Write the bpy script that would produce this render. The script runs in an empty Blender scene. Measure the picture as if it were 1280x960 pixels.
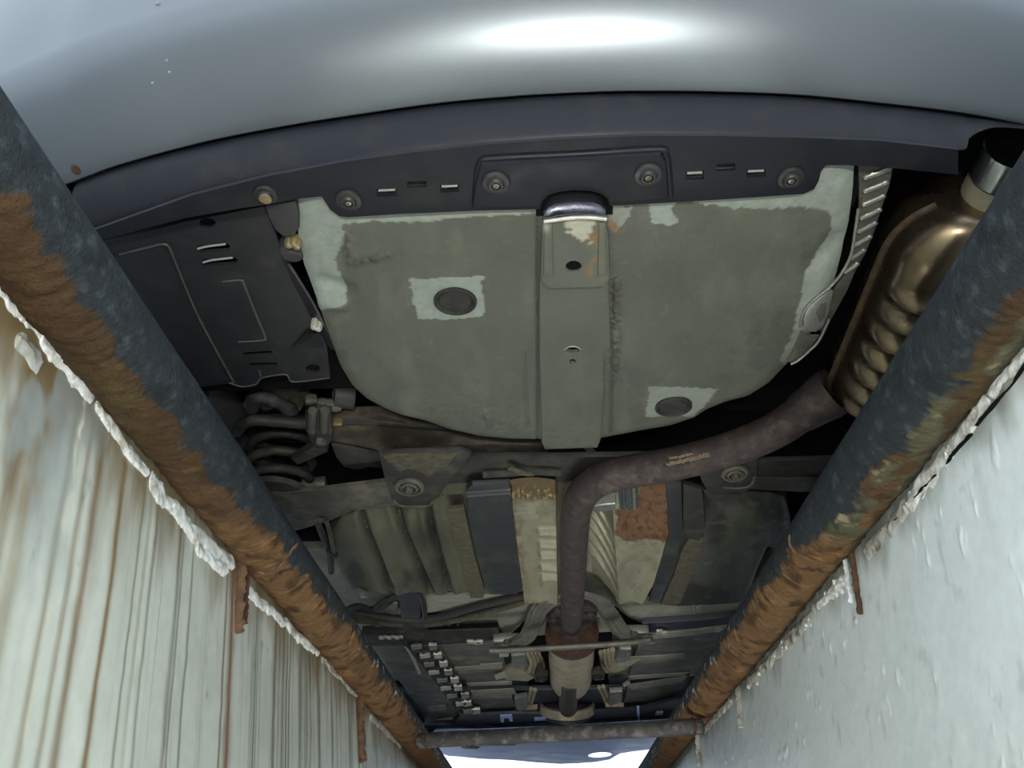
import bpy, bmesh, math, random
import numpy as np
from mathutils import Vector, Matrix
random.seed(7)
SC = bpy.context.scene
COL = SC.collection
PI = math.pi

# ------------------------------------------------------------------ camera
F = 1050.0                                   # focal length in pixels of the 1280x960 frame
TH = math.atan(660 / F)                      # looking up
PSI = math.atan(45 / F * math.cos(TH))       # a little to the left of the pit axis
CAMZ = -0.484
cW = np.array([-math.sin(PSI) * math.cos(TH), math.cos(PSI) * math.cos(TH), math.sin(TH)])
cR = np.array([math.cos(PSI), math.sin(PSI), 0.0])
cU = np.array([math.sin(PSI) * math.sin(TH), -math.cos(PSI) * math.sin(TH), math.cos(TH)])
cC = np.array([0.0, 0.0, CAMZ])
cam_d = bpy.data.cameras.new('camera')
cam_d.sensor_width = 36.0
cam_d.lens = F / 1280 * 36.0
cam_d.clip_start = 0.01
cam = bpy.data.objects.new('camera', cam_d)
COL.objects.link(cam)
cam.location = (0, 0, CAMZ)
cam.rotation_euler = (PI / 2 + TH, 0, PSI)
SC.camera = cam

# ------------------------------------------------------------------ world, lamps, exposure
wd = bpy.data.worlds.new('overcast_sky')
SC.world = wd
wd.use_nodes = True
bgn = wd.node_tree.nodes['Background']
bgn.inputs['Color'].default_value = (0.76, 0.88, 1.0, 1)
bgn.inputs['Strength'].default_value = 1.9


def area(name, loc, target, size, power, color, shape='DISK'):
    l = bpy.data.lights.new(name, 'AREA')
    l.shape = shape
    l.size = size
    l.energy = power
    l.color = color
    o = bpy.data.objects.new(name, l)
    COL.objects.link(o)
    o.location = loc
    o.rotation_euler = (Vector(target) - Vector(loc)).to_track_quat('-Z', 'Y').to_euler()
    return o


# hand lamp held beside the camera
lmp = area('inspection_lamp', (0.10, -0.75, -0.72), (0.04, 1.6, 0.22), 0.70, 30.0, (1.0, 0.98, 0.93), 'RECTANGLE')
lmp.data.size_y = 0.07
# added fill light, low in the pit, to brighten the far underside
fill_light = area('underside_fill', (0.0, 2.1, -1.62), (0.0, 2.1, 0.2), 0.60, 11.0, (1.0, 0.98, 0.93), 'RECTANGLE')
fill_light.data.size_y = 0.15
SC.view_settings.view_transform = 'Standard'
SC.view_settings.look = 'None'
SC.view_settings.gamma = 1.0
SC.view_settings.use_curve_mapping = False
SC.view_settings.exposure = 0.0


# ------------------------------------------------------------------ geometry from sight lines
def ray(x, y):
    return cW + cR * (x - 640) / F - cU * (y - 480) / F


def uz(x, y, z):
    d = ray(x, y)
    return cC + d * (z - CAMZ) / d[2]


def ux(x, y, X):
    d = ray(x, y)
    return cC + d * X / d[0]


def uy(x, y, Y):
    d = ray(x, y)
    return cC + d * Y / d[1]


def proj(P):
    q = np.asarray(P) - cC
    d = q @ cW
    return 640 + F * (q @ cR) / d, 480 - F * (q @ cU) / d


def mpp(x, y, z):
    """metres per pixel at that sight line and height"""
    return float(((uz(x, y, z) - cC) @ cW) / F)


# ------------------------------------------------------------------ noise
def _h(i, j, s):
    n = (i * 374761393 + j * 668265263 + s * 974634777) & 0xffffffff
    n = ((n ^ (n >> 13)) * 1274126177) & 0xffffffff
    return ((n ^ (n >> 16)) & 0xffff) / 65535.0


def vn(x, y, s=0):
    x = np.asarray(x, float); y = np.asarray(y, float)
    xi = np.floor(x).astype(np.int64); yi = np.floor(y).astype(np.int64)
    u = x - xi; v = y - yi
    u = u * u * (3 - 2 * u); v = v * v * (3 - 2 * v)
    return (_h(xi, yi, s) * (1 - u) + _h(xi + 1, yi, s) * u) * (1 - v) + (_h(xi, yi + 1, s) * (1 - u) + _h(xi + 1, yi + 1, s) * u) * v


def fbm(x, y, s=0, o=4):
    r = 0; a = .5; t = 0
    for k in range(o):
        r = r + a * vn(x * 2 ** k, y * 2 ** k, s + 17 * k)
        t += a; a *= .5
    return r / t


def sstep(a, b, x):
    t = np.clip((x - a) / (b - a), 0, 1)
    return t * t * (3 - 2 * t)


def inpoly(px, py, poly):
    r = np.zeros(np.shape(px), bool)
    n = len(poly)
    for i in range(n):
        x0, y0 = poly[i]; x1, y1 = poly[(i + 1) % n]
        c = ((y0 > py) != (y1 > py))
        xx = (x1 - x0) * (py - y0) / ((y1 - y0) if y1 != y0 else 1e-9) + x0
        r ^= c & (px < xx)
    return r.astype(float)


def lerp3(a, b, m):
    return a * (1 - m[..., None]) + np.asarray(b, float) * m[..., None]


def srgb(r, g, b):
    f = lambda c: ((c / 255 + .055) / 1.055) ** 2.4 if c > 10.3 else c / 255 / 12.92
    return (f(r), f(g), f(b))


# ------------------------------------------------------------------ materials
def mat(name, c1=None, c2=None, scale=20, rough=.6, metal=0.0, bump=.0, bscale=60, coat=0, detail=6, stretch=(1, 1, 1),
        c3=None, s3=6, col=False, thr=(.35, .65), spec=.5, rvar=.1, cvar=.22):
    m = bpy.data.materials.new(name)
    m.use_nodes = True
    N = m.node_tree.nodes; L = m.node_tree.links
    b = N['Principled BSDF']
    tc = N.new('ShaderNodeTexCoord')
    mp = N.new('ShaderNodeMapping')
    mp.inputs['Scale'].default_value = stretch
    L.new(tc.outputs['Object'], mp.inputs['Vector'])

    def noise(sc, det=detail):
        n = N.new('ShaderNodeTexNoise')
        n.inputs['Scale'].default_value = sc
        n.inputs['Detail'].default_value = det
        n.inputs['Roughness'].default_value = .62
        L.new(mp.outputs['Vector'], n.inputs['Vector'])
        return n

    def mix(fac, a, bb, blend='MIX'):
        x = N.new('ShaderNodeMix')
        x.data_type = 'RGBA'; x.blend_type = blend
        if isinstance(fac, float):
            x.inputs[0].default_value = fac
        else:
            L.new(fac, x.inputs[0])
        for k, v in ((6, a), (7, bb)):
            if isinstance(v, tuple):
                x.inputs[k].default_value = (*v, 1)
            else:
                L.new(v, x.inputs[k])
        return x.outputs[2]

    def ramp(src, lo, hi):
        r = N.new('ShaderNodeMapRange')
        r.inputs['From Min'].default_value = lo
        r.inputs['From Max'].default_value = hi
        L.new(src, r.inputs['Value'])
        return r.outputs['Result']

    n1 = noise(scale)
    f1 = ramp(n1.outputs['Fac'], *thr)
    if col:
        at = N.new('ShaderNodeAttribute')
        at.attribute_name = 'Col'
        c = at.outputs['Color']
        g = N.new('ShaderNodeMapRange')
        g.inputs['To Min'].default_value = 1 - cvar; g.inputs['To Max'].default_value = 1 + cvar
        g.inputs['From Min'].default_value = .3; g.inputs['From Max'].default_value = .7
        L.new(n1.outputs['Fac'], g.inputs['Value'])
        cm = N.new('ShaderNodeCombineColor')
        for k in range(3):
            L.new(g.outputs['Result'], cm.inputs[k])
        c = mix(1.0, c, cm.outputs['Color'], 'MULTIPLY')
        L.new(c, b.inputs['Base Color'])
    else:
        c = mix(f1, c1, c2 if c2 else tuple(v * .7 for v in c1))
        if c3:
            n3 = noise(s3, 8)
            c = mix(ramp(n3.outputs['Fac'], .52, .66), c, c3)
        L.new(c, b.inputs['Base Color'])
    rr = N.new('ShaderNodeMapRange')
    rr.inputs['To Min'].default_value = max(.03, rough - rvar); rr.inputs['To Max'].default_value = min(1, rough + rvar)
    L.new(f1, rr.inputs['Value'])
    L.new(rr.outputs['Result'], b.inputs['Roughness'])
    b.inputs['Metallic'].default_value = metal
    b.inputs['Specular IOR Level'].default_value = spec
    if coat:
        b.inputs['Coat Weight'].default_value = coat
        b.inputs['Coat Roughness'].default_value = .06
    if bump:
        nb = noise(bscale, 8)
        bp = N.new('ShaderNodeBump')
        bp.inputs['Strength'].default_value = bump
        bp.inputs['Distance'].default_value = .004
        L.new(nb.outputs['Fac'], bp.inputs['Height'])
        L.new(bp.outputs['Normal'], b.inputs['Normal'])
    return m


M = dict(
    silver=mat('silver_paint', (.165, .185, .20), (.158, .178, .192), 3, .31, .5, .0, 200, rvar=.02),
    valance=mat('black_textured_plastic', (.0085, .0100, .0150), (.0110, .0125, .0170), 14, .52, 0, .10, 900, c3=(.017, .018, .019), s3=18, spec=.28),
    blackplate=mat('black_moulded_plastic', (.0135, .0145, .0162), (.018, .019, .0205), 8, .48, 0, .08, 500, c3=(.026, .026, .026), s3=26, spec=.35),
    blackrubber=mat('black_rubber', (.024, .024, .025), (.036, .036, .036), 20, .6, 0, .2, 200),
    ribplastic=mat('light_grey_plastic_edge', (.055, .057, .055), (.085, .087, .082), 60, .5, 0, .1, 300),  # lighter grey than the cover, so the moulded ribs stand out
    hole=mat('cavity_shade', (.005, .005, .005), (.007, .007, .007), 10, .9, spec=.08),  # near-black stands in for the shade inside holes and gaps
    underseal=mat('painted_underseal', col=True, cvar=.14, scale=90, rough=.55, bump=.22, bscale=260, detail=8),
    pale=mat('pale_grey_paint', (.33, .36, .34), (.26, .28, .26), 40, .45, .1, .1, 150),
    dirtysteel=mat('dirty_grey_steel', (0.112, 0.112, 0.090), (0.060, 0.058, 0.048), 25, .6, .3, .35, 140, c3=(0.145, 0.132, 0.093), s3=12),
    darksteel=mat('dark_dirty_steel', (0.036, 0.036, 0.031), (0.019, 0.019, 0.017), 22, .62, .2, .35, 140, c3=(0.063, 0.058, 0.040), s3=14),
    brownsteel=mat('muddy_brown_steel', (0.058, 0.048, 0.032), (0.027, 0.023, 0.018), 30, .75, .1, .5, 120, c3=(0.105, 0.082, 0.048), s3=16),
    brace=mat('grey_dusty_brace_steel', (.20, .195, .165), (.12, .118, .10), 30, .5, .3, .3, 140),
    barsteel=mat('grey_brown_bar_steel', (.075, .070, .066), (.045, .042, .040), 30, .7, .1, .6, 120, c3=(.16, .155, .15), s3=34),
    mud=mat('dried_mud', (0.098, 0.089, 0.055), (0.052, 0.049, 0.035), 60, .9, 0, .8, 120),
    tank=mat('dusty_black_plastic', (0.121, 0.123, 0.097), (0.068, 0.069, 0.059), 9, .55, 0, .2, 160, c3=(0.202, 0.200, 0.141), s3=7),
    tankblue=mat('dark_blue_black_plastic', (0.034, 0.038, 0.043), (0.022, 0.025, 0.028), 16, .45, 0, .15, 160, c3=(0.056, 0.058, 0.051), s3=9),
    shield=mat('dull_heat_shield_metal', col=True, cvar=.12, scale=70, rough=.45, metal=.3, bump=.25, bscale=160),
    ribmetal=mat('dull_aluminium', (0.385, 0.394, 0.359), (0.245, 0.254, 0.227), 40, .42, .7, .15, 150),
    muffler=mat('tarnished_muffler_steel', (.27, .205, .135), (.18, .14, .098), 10, .26, .92, .06, 90, c3=(.17, .125, .085), s3=9),
    mufflerseam=mat('rusty_muffler_seam', (.13, .085, .045), (.07, .05, .035), 40, .55, .5, .4, 140),
    exhaust=mat('rusty_exhaust_pipe', (.070, .052, .048), (.045, .036, .035), 45, .62, .35, .45, 220, c3=(.11, .085, .07), s3=40),
    rust=mat('orange_rust', (.17, .095, .048), (.09, .053, .03), 50, .85, 0, .7, 130),
    rustdark=mat('dark_rust', (.10, .045, .025), (.045, .024, .018), 45, .85, 0, .7, 130),
    scale=mat('pale_rust_scale', (.26, .19, .13), (.14, .10, .075), 120, .8, 0, .6, 200),
    clamp=mat('grey_clamp_steel', (.085, .095, .10), (.06, .067, .072), 30, .5, .2, .2, 120),
    chrome=mat('grey_chrome', (.55, .58, .58), (.42, .45, .45), 20, .22, 1, 0, 10),
    bluechrome=mat('dark_blued_steel', (.16, .17, .22), (.10, .10, .13), 20, .25, .9, .05, 90),
    screw=mat('dusty_grey_screw', (.030, .032, .031), (.020, .021, .022), 60, .45, .2, .1, 300),
    screwmetal=mat('dirty_steel_screw', (.30, .28, .23), (.20, .18, .14), 60, .4, .7, .1, 300),
    brass=mat('yellow_zinc', (.42, .34, .17), (.30, .24, .13), 60, .4, .7, .1, 300),
    litclip=mat('bright_zinc_clip', (0.598, 0.598, 0.506), (0.414, 0.414, 0.345), 60, .4, .4, .1, 200),
    floorpan=mat('dusty_olive_floorpan', (0.292, 0.298, 0.240), (0.191, 0.194, 0.163), 18, .6, .1, .25, 160, c3=(0.384, 0.384, 0.308), s3=9),
    floordark=mat('dark_floor_coating', (0.128, 0.134, 0.121), (0.083, 0.085, 0.085), 16, .6, .1, .25, 160, c3=(0.193, 0.193, 0.159), s3=9),
    navy=mat('dark_blue_black_tray', (0.026, 0.032, 0.048), (0.036, 0.043, 0.058), 12, .5, 0, .1, 160),
    tray=mat('sky_tinted_tray_plastic', (0.351, 0.474, 0.863), (0.456, 0.571, 1.014), 12, .4, 0, .1, 160),  # blue and brightness of the reflected sky mixed into the plastic colour
    catbody=mat('dusty_converter_steel', (0.490, 0.433, 0.308), (0.322, 0.287, 0.218), 22, .55, .3, .3, 130),
    rail=mat('painted_rusty_pipe', col=True, scale=120, rough=.72, metal=.0, spec=.22, bump=.95, bscale=230, detail=8, rvar=.15),
    wall=mat('painted_plaster', col=True, scale=60, rough=.34, bump=.05, bscale=70, detail=8, rvar=.06, cvar=.05),
    mortar=mat('white_mortar', (.82, .84, .82), (.66, .68, .66), 60, .8, 0, .6, 110, c3=(.40, .38, .32), s3=30),
    mortarold=mat('weathered_mortar', (.30, .30, .26), (.46, .46, .42), 40, .85, 0, .7, 110, c3=(.15, .12, .08), s3=24),
    concrete=mat('concrete', (.34, .34, .33), (.26, .26, .25), 6, .9, 0, .4, 40),
    pitfloor=mat('dirty_pit_concrete', (.20, .20, .19), (.14, .14, .13), 5, .85, 0, .4, 40),
    tyre=mat('tyre_rubber', (.02, .02, .02), (.03, .03, .03), 20, .8, 0, .3, 90),
    alloy=mat('wheel_alloy', (.45, .46, .47), (.38, .39, .40), 20, .35, .8),
    glass=mat('dark_window_glass', (.02, .025, .03), (.02, .025, .03), 5, .06, 0),
    red=mat('red_lamp_plastic', (.35, .02, .02), (.25, .015, .015), 10, .15),
)


# ------------------------------------------------------------------ mesh helpers
class Ent:
    pass


def link(name, me, parent=None):
    o = bpy.data.objects.new(name, me)
    COL.objects.link(o)
    if parent is not None:
        o.parent = parent
        if parent.type == 'EMPTY':
            o.matrix_parent_inverse = Matrix.Translation(-Vector(parent.location))
    return o


def mobj(name, V, Fc, m, parent=None, smooth=True, cols=None, ang=40):
    me = bpy.data.meshes.new(name)
    me.from_pydata([tuple(map(float, v)) for v in V], [], [tuple(f) for f in Fc])
    me.update()
    fin(me, m, smooth, ang)
    if cols is not None:
        a = me.color_attributes.new('Col', 'FLOAT_COLOR', 'POINT')
        c4 = np.ones((len(V), 4), np.float32)
        c4[:, :3] = np.clip(cols, 0, 1)
        a.data.foreach_set('color', c4.ravel())
    return link(name, me, parent)


def fin(me, m, smooth=True, ang=40):
    bm = bmesh.new()
    bm.from_mesh(me)
    bmesh.ops.recalc_face_normals(bm, faces=bm.faces)
    for f in bm.faces:
        f.smooth = smooth
    if smooth:
        for e in bm.edges:
            if len(e.link_faces) == 2 and e.calc_face_angle(0) > math.radians(ang):
                e.smooth = False
    bm.to_mesh(me)
    bm.free()
    if m is not None:
        me.materials.append(m if not isinstance(m, str) else M[m])


def bobj(name, bm, m, parent=None, smooth=True, ang=40):
    me = bpy.data.meshes.new(name)
    bm.to_mesh(me)
    bm.free()
    fin(me, m, smooth, ang)
    return link(name, me, parent)


def pts(poly, z):
    """pixel polygon (x, y[, z]) -> world points"""
    return [uz(p[0], p[1], p[2] if len(p) > 2 else z) for p in poly]


def catmull(P, n):
    P = np.asarray(P, float)
    m = len(P)
    out = []
    ts = np.linspace(0, m - 1, n)
    for t in ts:
        i = min(int(t), m - 2); u = t - i
        p0 = P[max(i - 1, 0)]; p1 = P[i]; p2 = P[i + 1]; p3 = P[min(i + 2, m - 1)]
        out.append(.5 * ((2 * p1) + (-p0 + p2) * u + (2 * p0 - 5 * p1 + 4 * p2 - p3) * u * u + (-p0 + 3 * p1 - 3 * p2 + p3) * u ** 3))
    return np.array(out)


def smoothpoly(poly, n):
    P = np.asarray(poly, float)
    return catmull(P, n)


def plate_bm(W, t, bev=0.0, seg=2):
    """W: bottom outline (world), t thickness upwards"""
    bm = bmesh.new()
    b = [bm.verts.new(p) for p in W]
    a = [bm.verts.new((p[0], p[1], p[2] + t)) for p in W]
    n = len(W)
    fb = bm.faces.new(b)
    bm.faces.new(a[::-1])
    for i in range(n):
        bm.faces.new((b[i], a[i], a[(i + 1) % n], b[(i + 1) % n]))
    bmesh.ops.recalc_face_normals(bm, faces=bm.faces)
    if bev:
        ed = [e for e in fb.edges]
        bmesh.ops.bevel(bm, geom=ed, offset=bev, segments=seg, affect='EDGES', profile=.6, clamp_overlap=True)
    ng = [f for f in bm.faces if len(f.verts) > 4]
    bmesh.ops.triangulate(bm, faces=ng)
    return bm


def plate(name, poly, z, t, m, parent, bev=0.003, ang=40):
    return bobj(name, plate_bm(pts(poly, z), t, bev), m, parent, True, ang)


def tube_data(P, r, seg=12, caps=True, flat=None, up=None):
    P = np.asarray(P, float)
    n = len(P)
    R = np.full(n, r) if np.isscalar(r) else np.asarray(r, float)
    T = np.gradient(P, axis=0)
    T /= np.linalg.norm(T, axis=1)[:, None] + 1e-12
    u = np.array([0, 0, 1.0]) if up is None else np.asarray(up, float)
    if abs(T[0] @ u) > .9:
        u = np.array([1.0, 0, 0])
    A = np.cross(T[0], u); A /= np.linalg.norm(A)
    V = []; Fc = []
    for i in range(n):
        A = A - T[i] * (A @ T[i]); A /= np.linalg.norm(A)
        B = np.cross(T[i], A)
        for k in range(seg):
            a = 2 * PI * k / seg
            fl = 1 if flat is None else flat
            V.append(P[i] + R[i] * (A * math.cos(a) + B * math.sin(a) * fl))
    for i in range(n - 1):
        for k in range(seg):
            k2 = (k + 1) % seg
            Fc.append((i * seg + k, i * seg + k2, (i + 1) * seg + k2, (i + 1) * seg + k))
    if caps:
        Fc.append(tuple(range(seg))[::-1]); Fc.append(tuple((n - 1) * seg + k for k in range(seg)))
    return V, Fc


def tube(name, P, r, m, parent, seg=12, n=None, flat=None, caps=True):
    if n:
        P = catmull(P, n)
        if not np.isscalar(r):
            r = np.interp(np.linspace(0, 1, n), np.linspace(0, 1, len(r)), r)
    V, Fc = tube_data(P, r, seg, caps, flat)
    return mobj(name, V, Fc, m, parent, True, None, 50)


def ptube(name, poly, z, r, m, parent, n=24, seg=10, flat=None):
    return tube(name, pts(poly, z), r, m, parent, seg, n, flat)


def loft(name, rows, m, parent, close=False, cols=None, ang=40):
    rows = [np.asarray(r, float) for r in rows]
    n = len(rows[0])
    V = np.vstack(rows)
    Fc = []
    for i in range(len(rows) - 1):
        for k in range(n - (0 if close else 1)):
            k2 = (k + 1) % n
            Fc.append((i * n + k, i * n + k2, (i + 1) * n + k2, (i + 1) * n + k))
    return mobj(name, V, Fc, m, parent, True, cols, ang)


def lathe_bm(prof, seg=24, cap=True):
    """prof: (r, z) list, axis Z"""
    bm = bmesh.new()
    rings = []
    for r, z in prof:
        if r < 1e-5:
            rings.append([bm.verts.new((0, 0, z))])
        else:
            rings.append([bm.verts.new((r * math.cos(2 * PI * k / seg), r * math.sin(2 * PI * k / seg), z)) for k in range(seg)])
    for a, b in zip(rings, rings[1:]):
        for k in range(seg):
            k2 = (k + 1) % seg
            if len(a) == 1 and len(b) == 1:
                continue
            if len(a) == 1:
                bm.faces.new((a[0], b[k], b[k2]))
            elif len(b) == 1:
                bm.faces.new((a[k], b[0], a[k2]))
            else:
                bm.faces.new((a[k], b[k], b[k2], a[k2]))
    return bm


def lathe(name, prof, loc, axis, m, parent, seg=24, scale=(1, 1, 1)):
    bm = lathe_bm(prof, seg)
    q = Vector((0, 0, 1)).rotation_difference(Vector(axis).normalized()).to_matrix().to_4x4()
    bmesh.ops.transform(bm, matrix=Matrix.Translation(Vector(loc)) @ q @ Matrix.Diagonal((*scale, 1)), verts=bm.verts)
    return bobj(name, bm, m, parent, True, 35)


def box_bm(size, bev=0.0):
    bm = bmesh.new()
    bmesh.ops.create_cube(bm, size=1)
    bmesh.ops.scale(bm, vec=size, verts=bm.verts)
    if bev:
        bmesh.ops.bevel(bm, geom=list(bm.edges), offset=bev, segments=2, affect='EDGES', profile=.6, clamp_overlap=True)
    return bm


def box(name, loc, size, m, parent, bev=.003, rz=0.0, rx=0.0, ry=0.0):
    bm = box_bm(size, bev)
    mt = Matrix.Translation(Vector(loc)) @ Matrix.Rotation(rz, 4, 'Z') @ Matrix.Rotation(ry, 4, 'Y') @ Matrix.Rotation(rx, 4, 'X')
    bmesh.ops.transform(bm, matrix=mt, verts=bm.verts)
    return bobj(name, bm, m, parent, True, 35)


def ellipse(cx, cy, rx, ry, n=24, rot=0.0):
    c, s = math.cos(rot), math.sin(rot)
    return [(cx + rx * math.cos(a) * c - ry * math.sin(a) * s, cy + rx * math.cos(a) * s + ry * math.sin(a) * c) for a in np.linspace(0, 2 * PI, n, endpoint=False)]


def rrect(x0, y0, x1, y1, skew=0.0):
    """a slot-shaped outline, its right end lifted by skew pixels"""
    h = (y1 - y0) / 2
    out = []
    for a in np.linspace(-PI / 2, PI / 2, 5):
        out.append((x1 - h + h * math.cos(a), (y0 + y1) / 2 + h * math.sin(a) - skew))
    for a in np.linspace(PI / 2, 3 * PI / 2, 5):
        out.append((x0 + h + h * math.cos(a), (y0 + y1) / 2 + h * math.sin(a)))
    return out


def cut(o, polys, z, colfn=None):
    """cut real holes (pixel outlines at height z) through a plate, then drop the cutters"""
    bm = bmesh.new()
    for poly in polys:
        W = pts(poly, z)
        n = len(W)
        b = [bm.verts.new((p[0], p[1], p[2] - .03)) for p in W]
        a = [bm.verts.new((p[0], p[1], p[2] + .03)) for p in W]
        bm.faces.new(b); bm.faces.new(a[::-1])
        for i in range(n):
            bm.faces.new((b[i], a[i], a[(i + 1) % n], b[(i + 1) % n]))
    bmesh.ops.recalc_face_normals(bm, faces=bm.faces)
    me = bpy.data.meshes.new('cutter')
    bm.to_mesh(me); bm.free()
    me.materials.append(o.data.materials[0])
    c = bpy.data.objects.new('cutter', me)
    COL.objects.link(c)
    md = o.modifiers.new('cut', 'BOOLEAN')
    md.operation = 'DIFFERENCE'; md.object = c; md.solver = 'EXACT'
    dg = bpy.context.evaluated_depsgraph_get()
    new = bpy.data.meshes.new_from_object(o.evaluated_get(dg))
    o.modifiers.clear()
    old = o.data
    mats = list(old.materials)
    o.data = new
    new.name = old.name
    if not new.materials:
        for mm in mats:
            new.materials.append(mm)
    bpy.data.objects.remove(c)
    bpy.data.meshes.remove(me)
    if colfn:
        Vc = np.array([v.co[:] for v in new.vertices])
        c4 = np.ones((len(Vc), 4), np.float32)
        c4[:, :3] = np.clip(colfn(*proj(Vc)), 0, 1)
        new.color_attributes['Col'].data.foreach_set('color', c4.ravel())
    return o


def thing(name, label, cat, loc=(0, 0, 0), group=None):
    o = bpy.data.objects.new(name, None)
    o.empty_display_size = .1
    COL.objects.link(o)
    o.location = loc
    tag(o, label, cat, group)
    return o


def tag(o, label, cat=None, group=None, kind=None):
    o['label'] = label
    if cat:
        o['category'] = cat
    if group:
        o['group'] = group
    if kind:
        o['kind'] = kind
    return o


# ================================================================== THE PIT
def wallx(side, z):
    """inner face of the pit wall: leans in a little towards the bottom"""
    k = .13 if side < 0 else .07
    x0 = -.462 if side < 0 else .462
    return x0 - side * 0 + (k * (0 - np.maximum(z, -.75))) * (1 if side < 0 else -1)


def wall(side):
    Y = np.concatenate([np.linspace(-1.6, .35, 60, endpoint=False), np.linspace(.35, 1.7, 620, endpoint=False), np.linspace(1.7, 3.6, 420, endpoint=False), np.linspace(3.6, 5.9, 60)])
    Z = np.concatenate([np.linspace(.02, -.42, 110, endpoint=False), np.linspace(-.42, -1.7, 40)])
    yy, zz = np.meshgrid(Y, Z, indexing='ij')
    xx = wallx(side, zz)
    # trowelled relief
    rel = (fbm(yy * 5, zz * 5, 3) - .5) * .006 + (fbm(yy * 40, zz * 40, 9) - .5) * .0012
    if side > 0:
        rel = rel * .7 + sstep(.72, .86, fbm(yy * 46, zz * 30, 21)) * .0016
    xx = xx + rel * (1 if side < 0 else -1)
    P = np.stack([xx, yy, zz], -1).reshape(-1, 3)
    y = P[:, 1]; z = P[:, 2]
    if side < 0:
        c = np.tile(np.array(srgb(207, 212, 202)), (len(P), 1))
        c *= (.92 + .16 * fbm(y * 9, z * 5, 5))[:, None]
        yw = y + (fbm(z * 5, y * 3, 8, 2) - .5) * .005      # streaks wander a little
        # fine washed streaks all along
        patch = sstep(.35, .7, fbm(y * 6, z * 1.5, 30))
        st = vn(yw * 230, z * 1.1, 31) * .45 + vn(yw * 83, z * .8, 33) * .35 + vn(yw * 37, z * .5, 34) * .3
        c = lerp3(c, srgb(150, 142, 112), sstep(.66, .98, st) * .6 * (.12 + .88 * patch))
        st4 = vn(yw * 300, z * .9, 36) * .6 + vn(yw * 24, z * .6, 37) * .5
        c = lerp3(c, srgb(88, 88, 70), sstep(.62, .86, st4) * .8 * sstep(1.15, 1.45, y))
        st2 = vn(yw * 210, z * 2, 41)
        c = lerp3(c, srgb(206, 212, 210), sstep(.74, .95, st2) * .3)
        st3 = vn(yw * 330, z * 1.6, 43)
        c = lerp3(c, srgb(86, 82, 66), sstep(.86, .98, st3) * .35)
        # the marked rust runs (y position, half width, colour, strength, how far down)
        runs = [((112, 600), .0075, (116, 84, 34), .85, -.9), ((80, 640), .005, (125, 105, 62), .7, -.6), ((60, 620), .006, (120, 100, 60), .6, -.7),
                ((148, 600), .006, (128, 100, 52), .9, -.9), ((30, 560), .010, (126, 104, 60), .6, -.5), ((10, 540), .014, (110, 86, 44), .7, -.45),
                ((215, 700), .006, (104, 98, 74), .75, -.6), ((235, 700), .0035, (86, 84, 66), .8, -.9), ((222, 690), .003, (70, 72, 60), .8, -.9),
                ((291, 724), .012, (120, 74, 34), .95, -.9), ((281, 730), .004, (96, 66, 40), .8, -.9), ((170, 640), .003, (110, 100, 76), .7, -.9),
                ((187, 660), .0035, (100, 96, 78), .6, -.5), ((318, 770), .005, (96, 92, 72), .7, -.6), ((340, 800), .010, (84, 82, 62), .85, -.9), ((352, 800), .006, (70, 70, 56), .8, -.9),
                ((372, 830), .012, (92, 88, 66), .8, -.9), ((395, 850), .012, (82, 80, 62), .8, -.9), ((412, 860), .010, (76, 74, 58), .75, -.9), ((446, 880), .012, (96, 60, 36), .9, -.9), ((455, 890), .006, (90, 40, 26), .8, -.9)]
        for (p, w, col, s, zl) in runs:
            q = ux(p[0], p[1], -.455)
            ww = w * (.55 + .9 * fbm(z * 14, y * 0 + q[1] * 10, 51))
            mk = np.exp(-((yw - q[1]) / ww) ** 2) * s * (1 - sstep(zl * .55, zl, -np.abs(z)) * 0) * sstep(zl - .1, zl + .12, z)
            mk = mk * (.65 + .5 * fbm(yw * 200, z * 4, 57))
            c = lerp3(c, srgb(*col), np.clip(mk, 0, 1))
        # rust bleeding just under the pipe, strongest near the camera
        d = (-z - .02)
        nb = fbm(yw * 26, z * 7, 61)
        c = lerp3(c, srgb(112, 88, 52), np.clip(sstep(.22, .0, d + (nb - .5) * .40) * sstep(1.0, .5, y) * 1.0, 0, .72))
        c = lerp3(c, srgb(112, 92, 52), np.clip(sstep(.11, .0, d + (nb - .5) * .16) * .8, 0, .8))
        bl = sstep(.56, .66, fbm(y * 16, z * 9, 63)) * sstep(.95, .6, y) * sstep(.3, .1, d)
        c = lerp3(c, srgb(150, 160, 160), bl * .7)
        # flaked paint line near the left edge
        q = ux(32, 760, -.45)
        ln = np.exp(-((y - q[1] + (fbm(z * 30, y * 0, 71) - .5) * .02) / .0028) ** 2) * sstep(.42, .6, fbm(z * 40, y * 8, 73))
        c = lerp3(c, srgb(212, 210, 190), ln)
        c = lerp3(c, srgb(70, 72, 66), sstep(2.2, 3.6, y) * .45)  # far end darkened in the colour for the fading light
        c = lerp3(c, srgb(120, 124, 122), sstep(.78, .86, fbm(y * 30, z * 24, 77)) * .5)
    else:
        c = np.tile(np.array(srgb(230, 238, 239)), (len(P), 1))
        c *= (.94 + .12 * fbm(y * 5, z * 5, 5))[:, None]
        d = (-z - .02)
        nb = fbm(y * 22, z * 10, 61)
        st = vn(y * 120, z * 4, 31)
        c = lerp3(c, srgb(206, 212, 210), sstep(.70, .95, st) * .4 * sstep(.25, .02, d))
        c = lerp3(c, srgb(170, 178, 176), sstep(.68, .80, fbm(y * 38, z * 26, 35)) * .35)
        c = lerp3(c, srgb(112, 112, 98), np.clip(sstep(.07, .0, d + (nb - .5) * .10) * .8, 0, .75))
        c = lerp3(c, srgb(96, 108, 114), sstep(1.1, 2.6, y) * .55)  # light falloff along the pit painted into the wall colour
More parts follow.
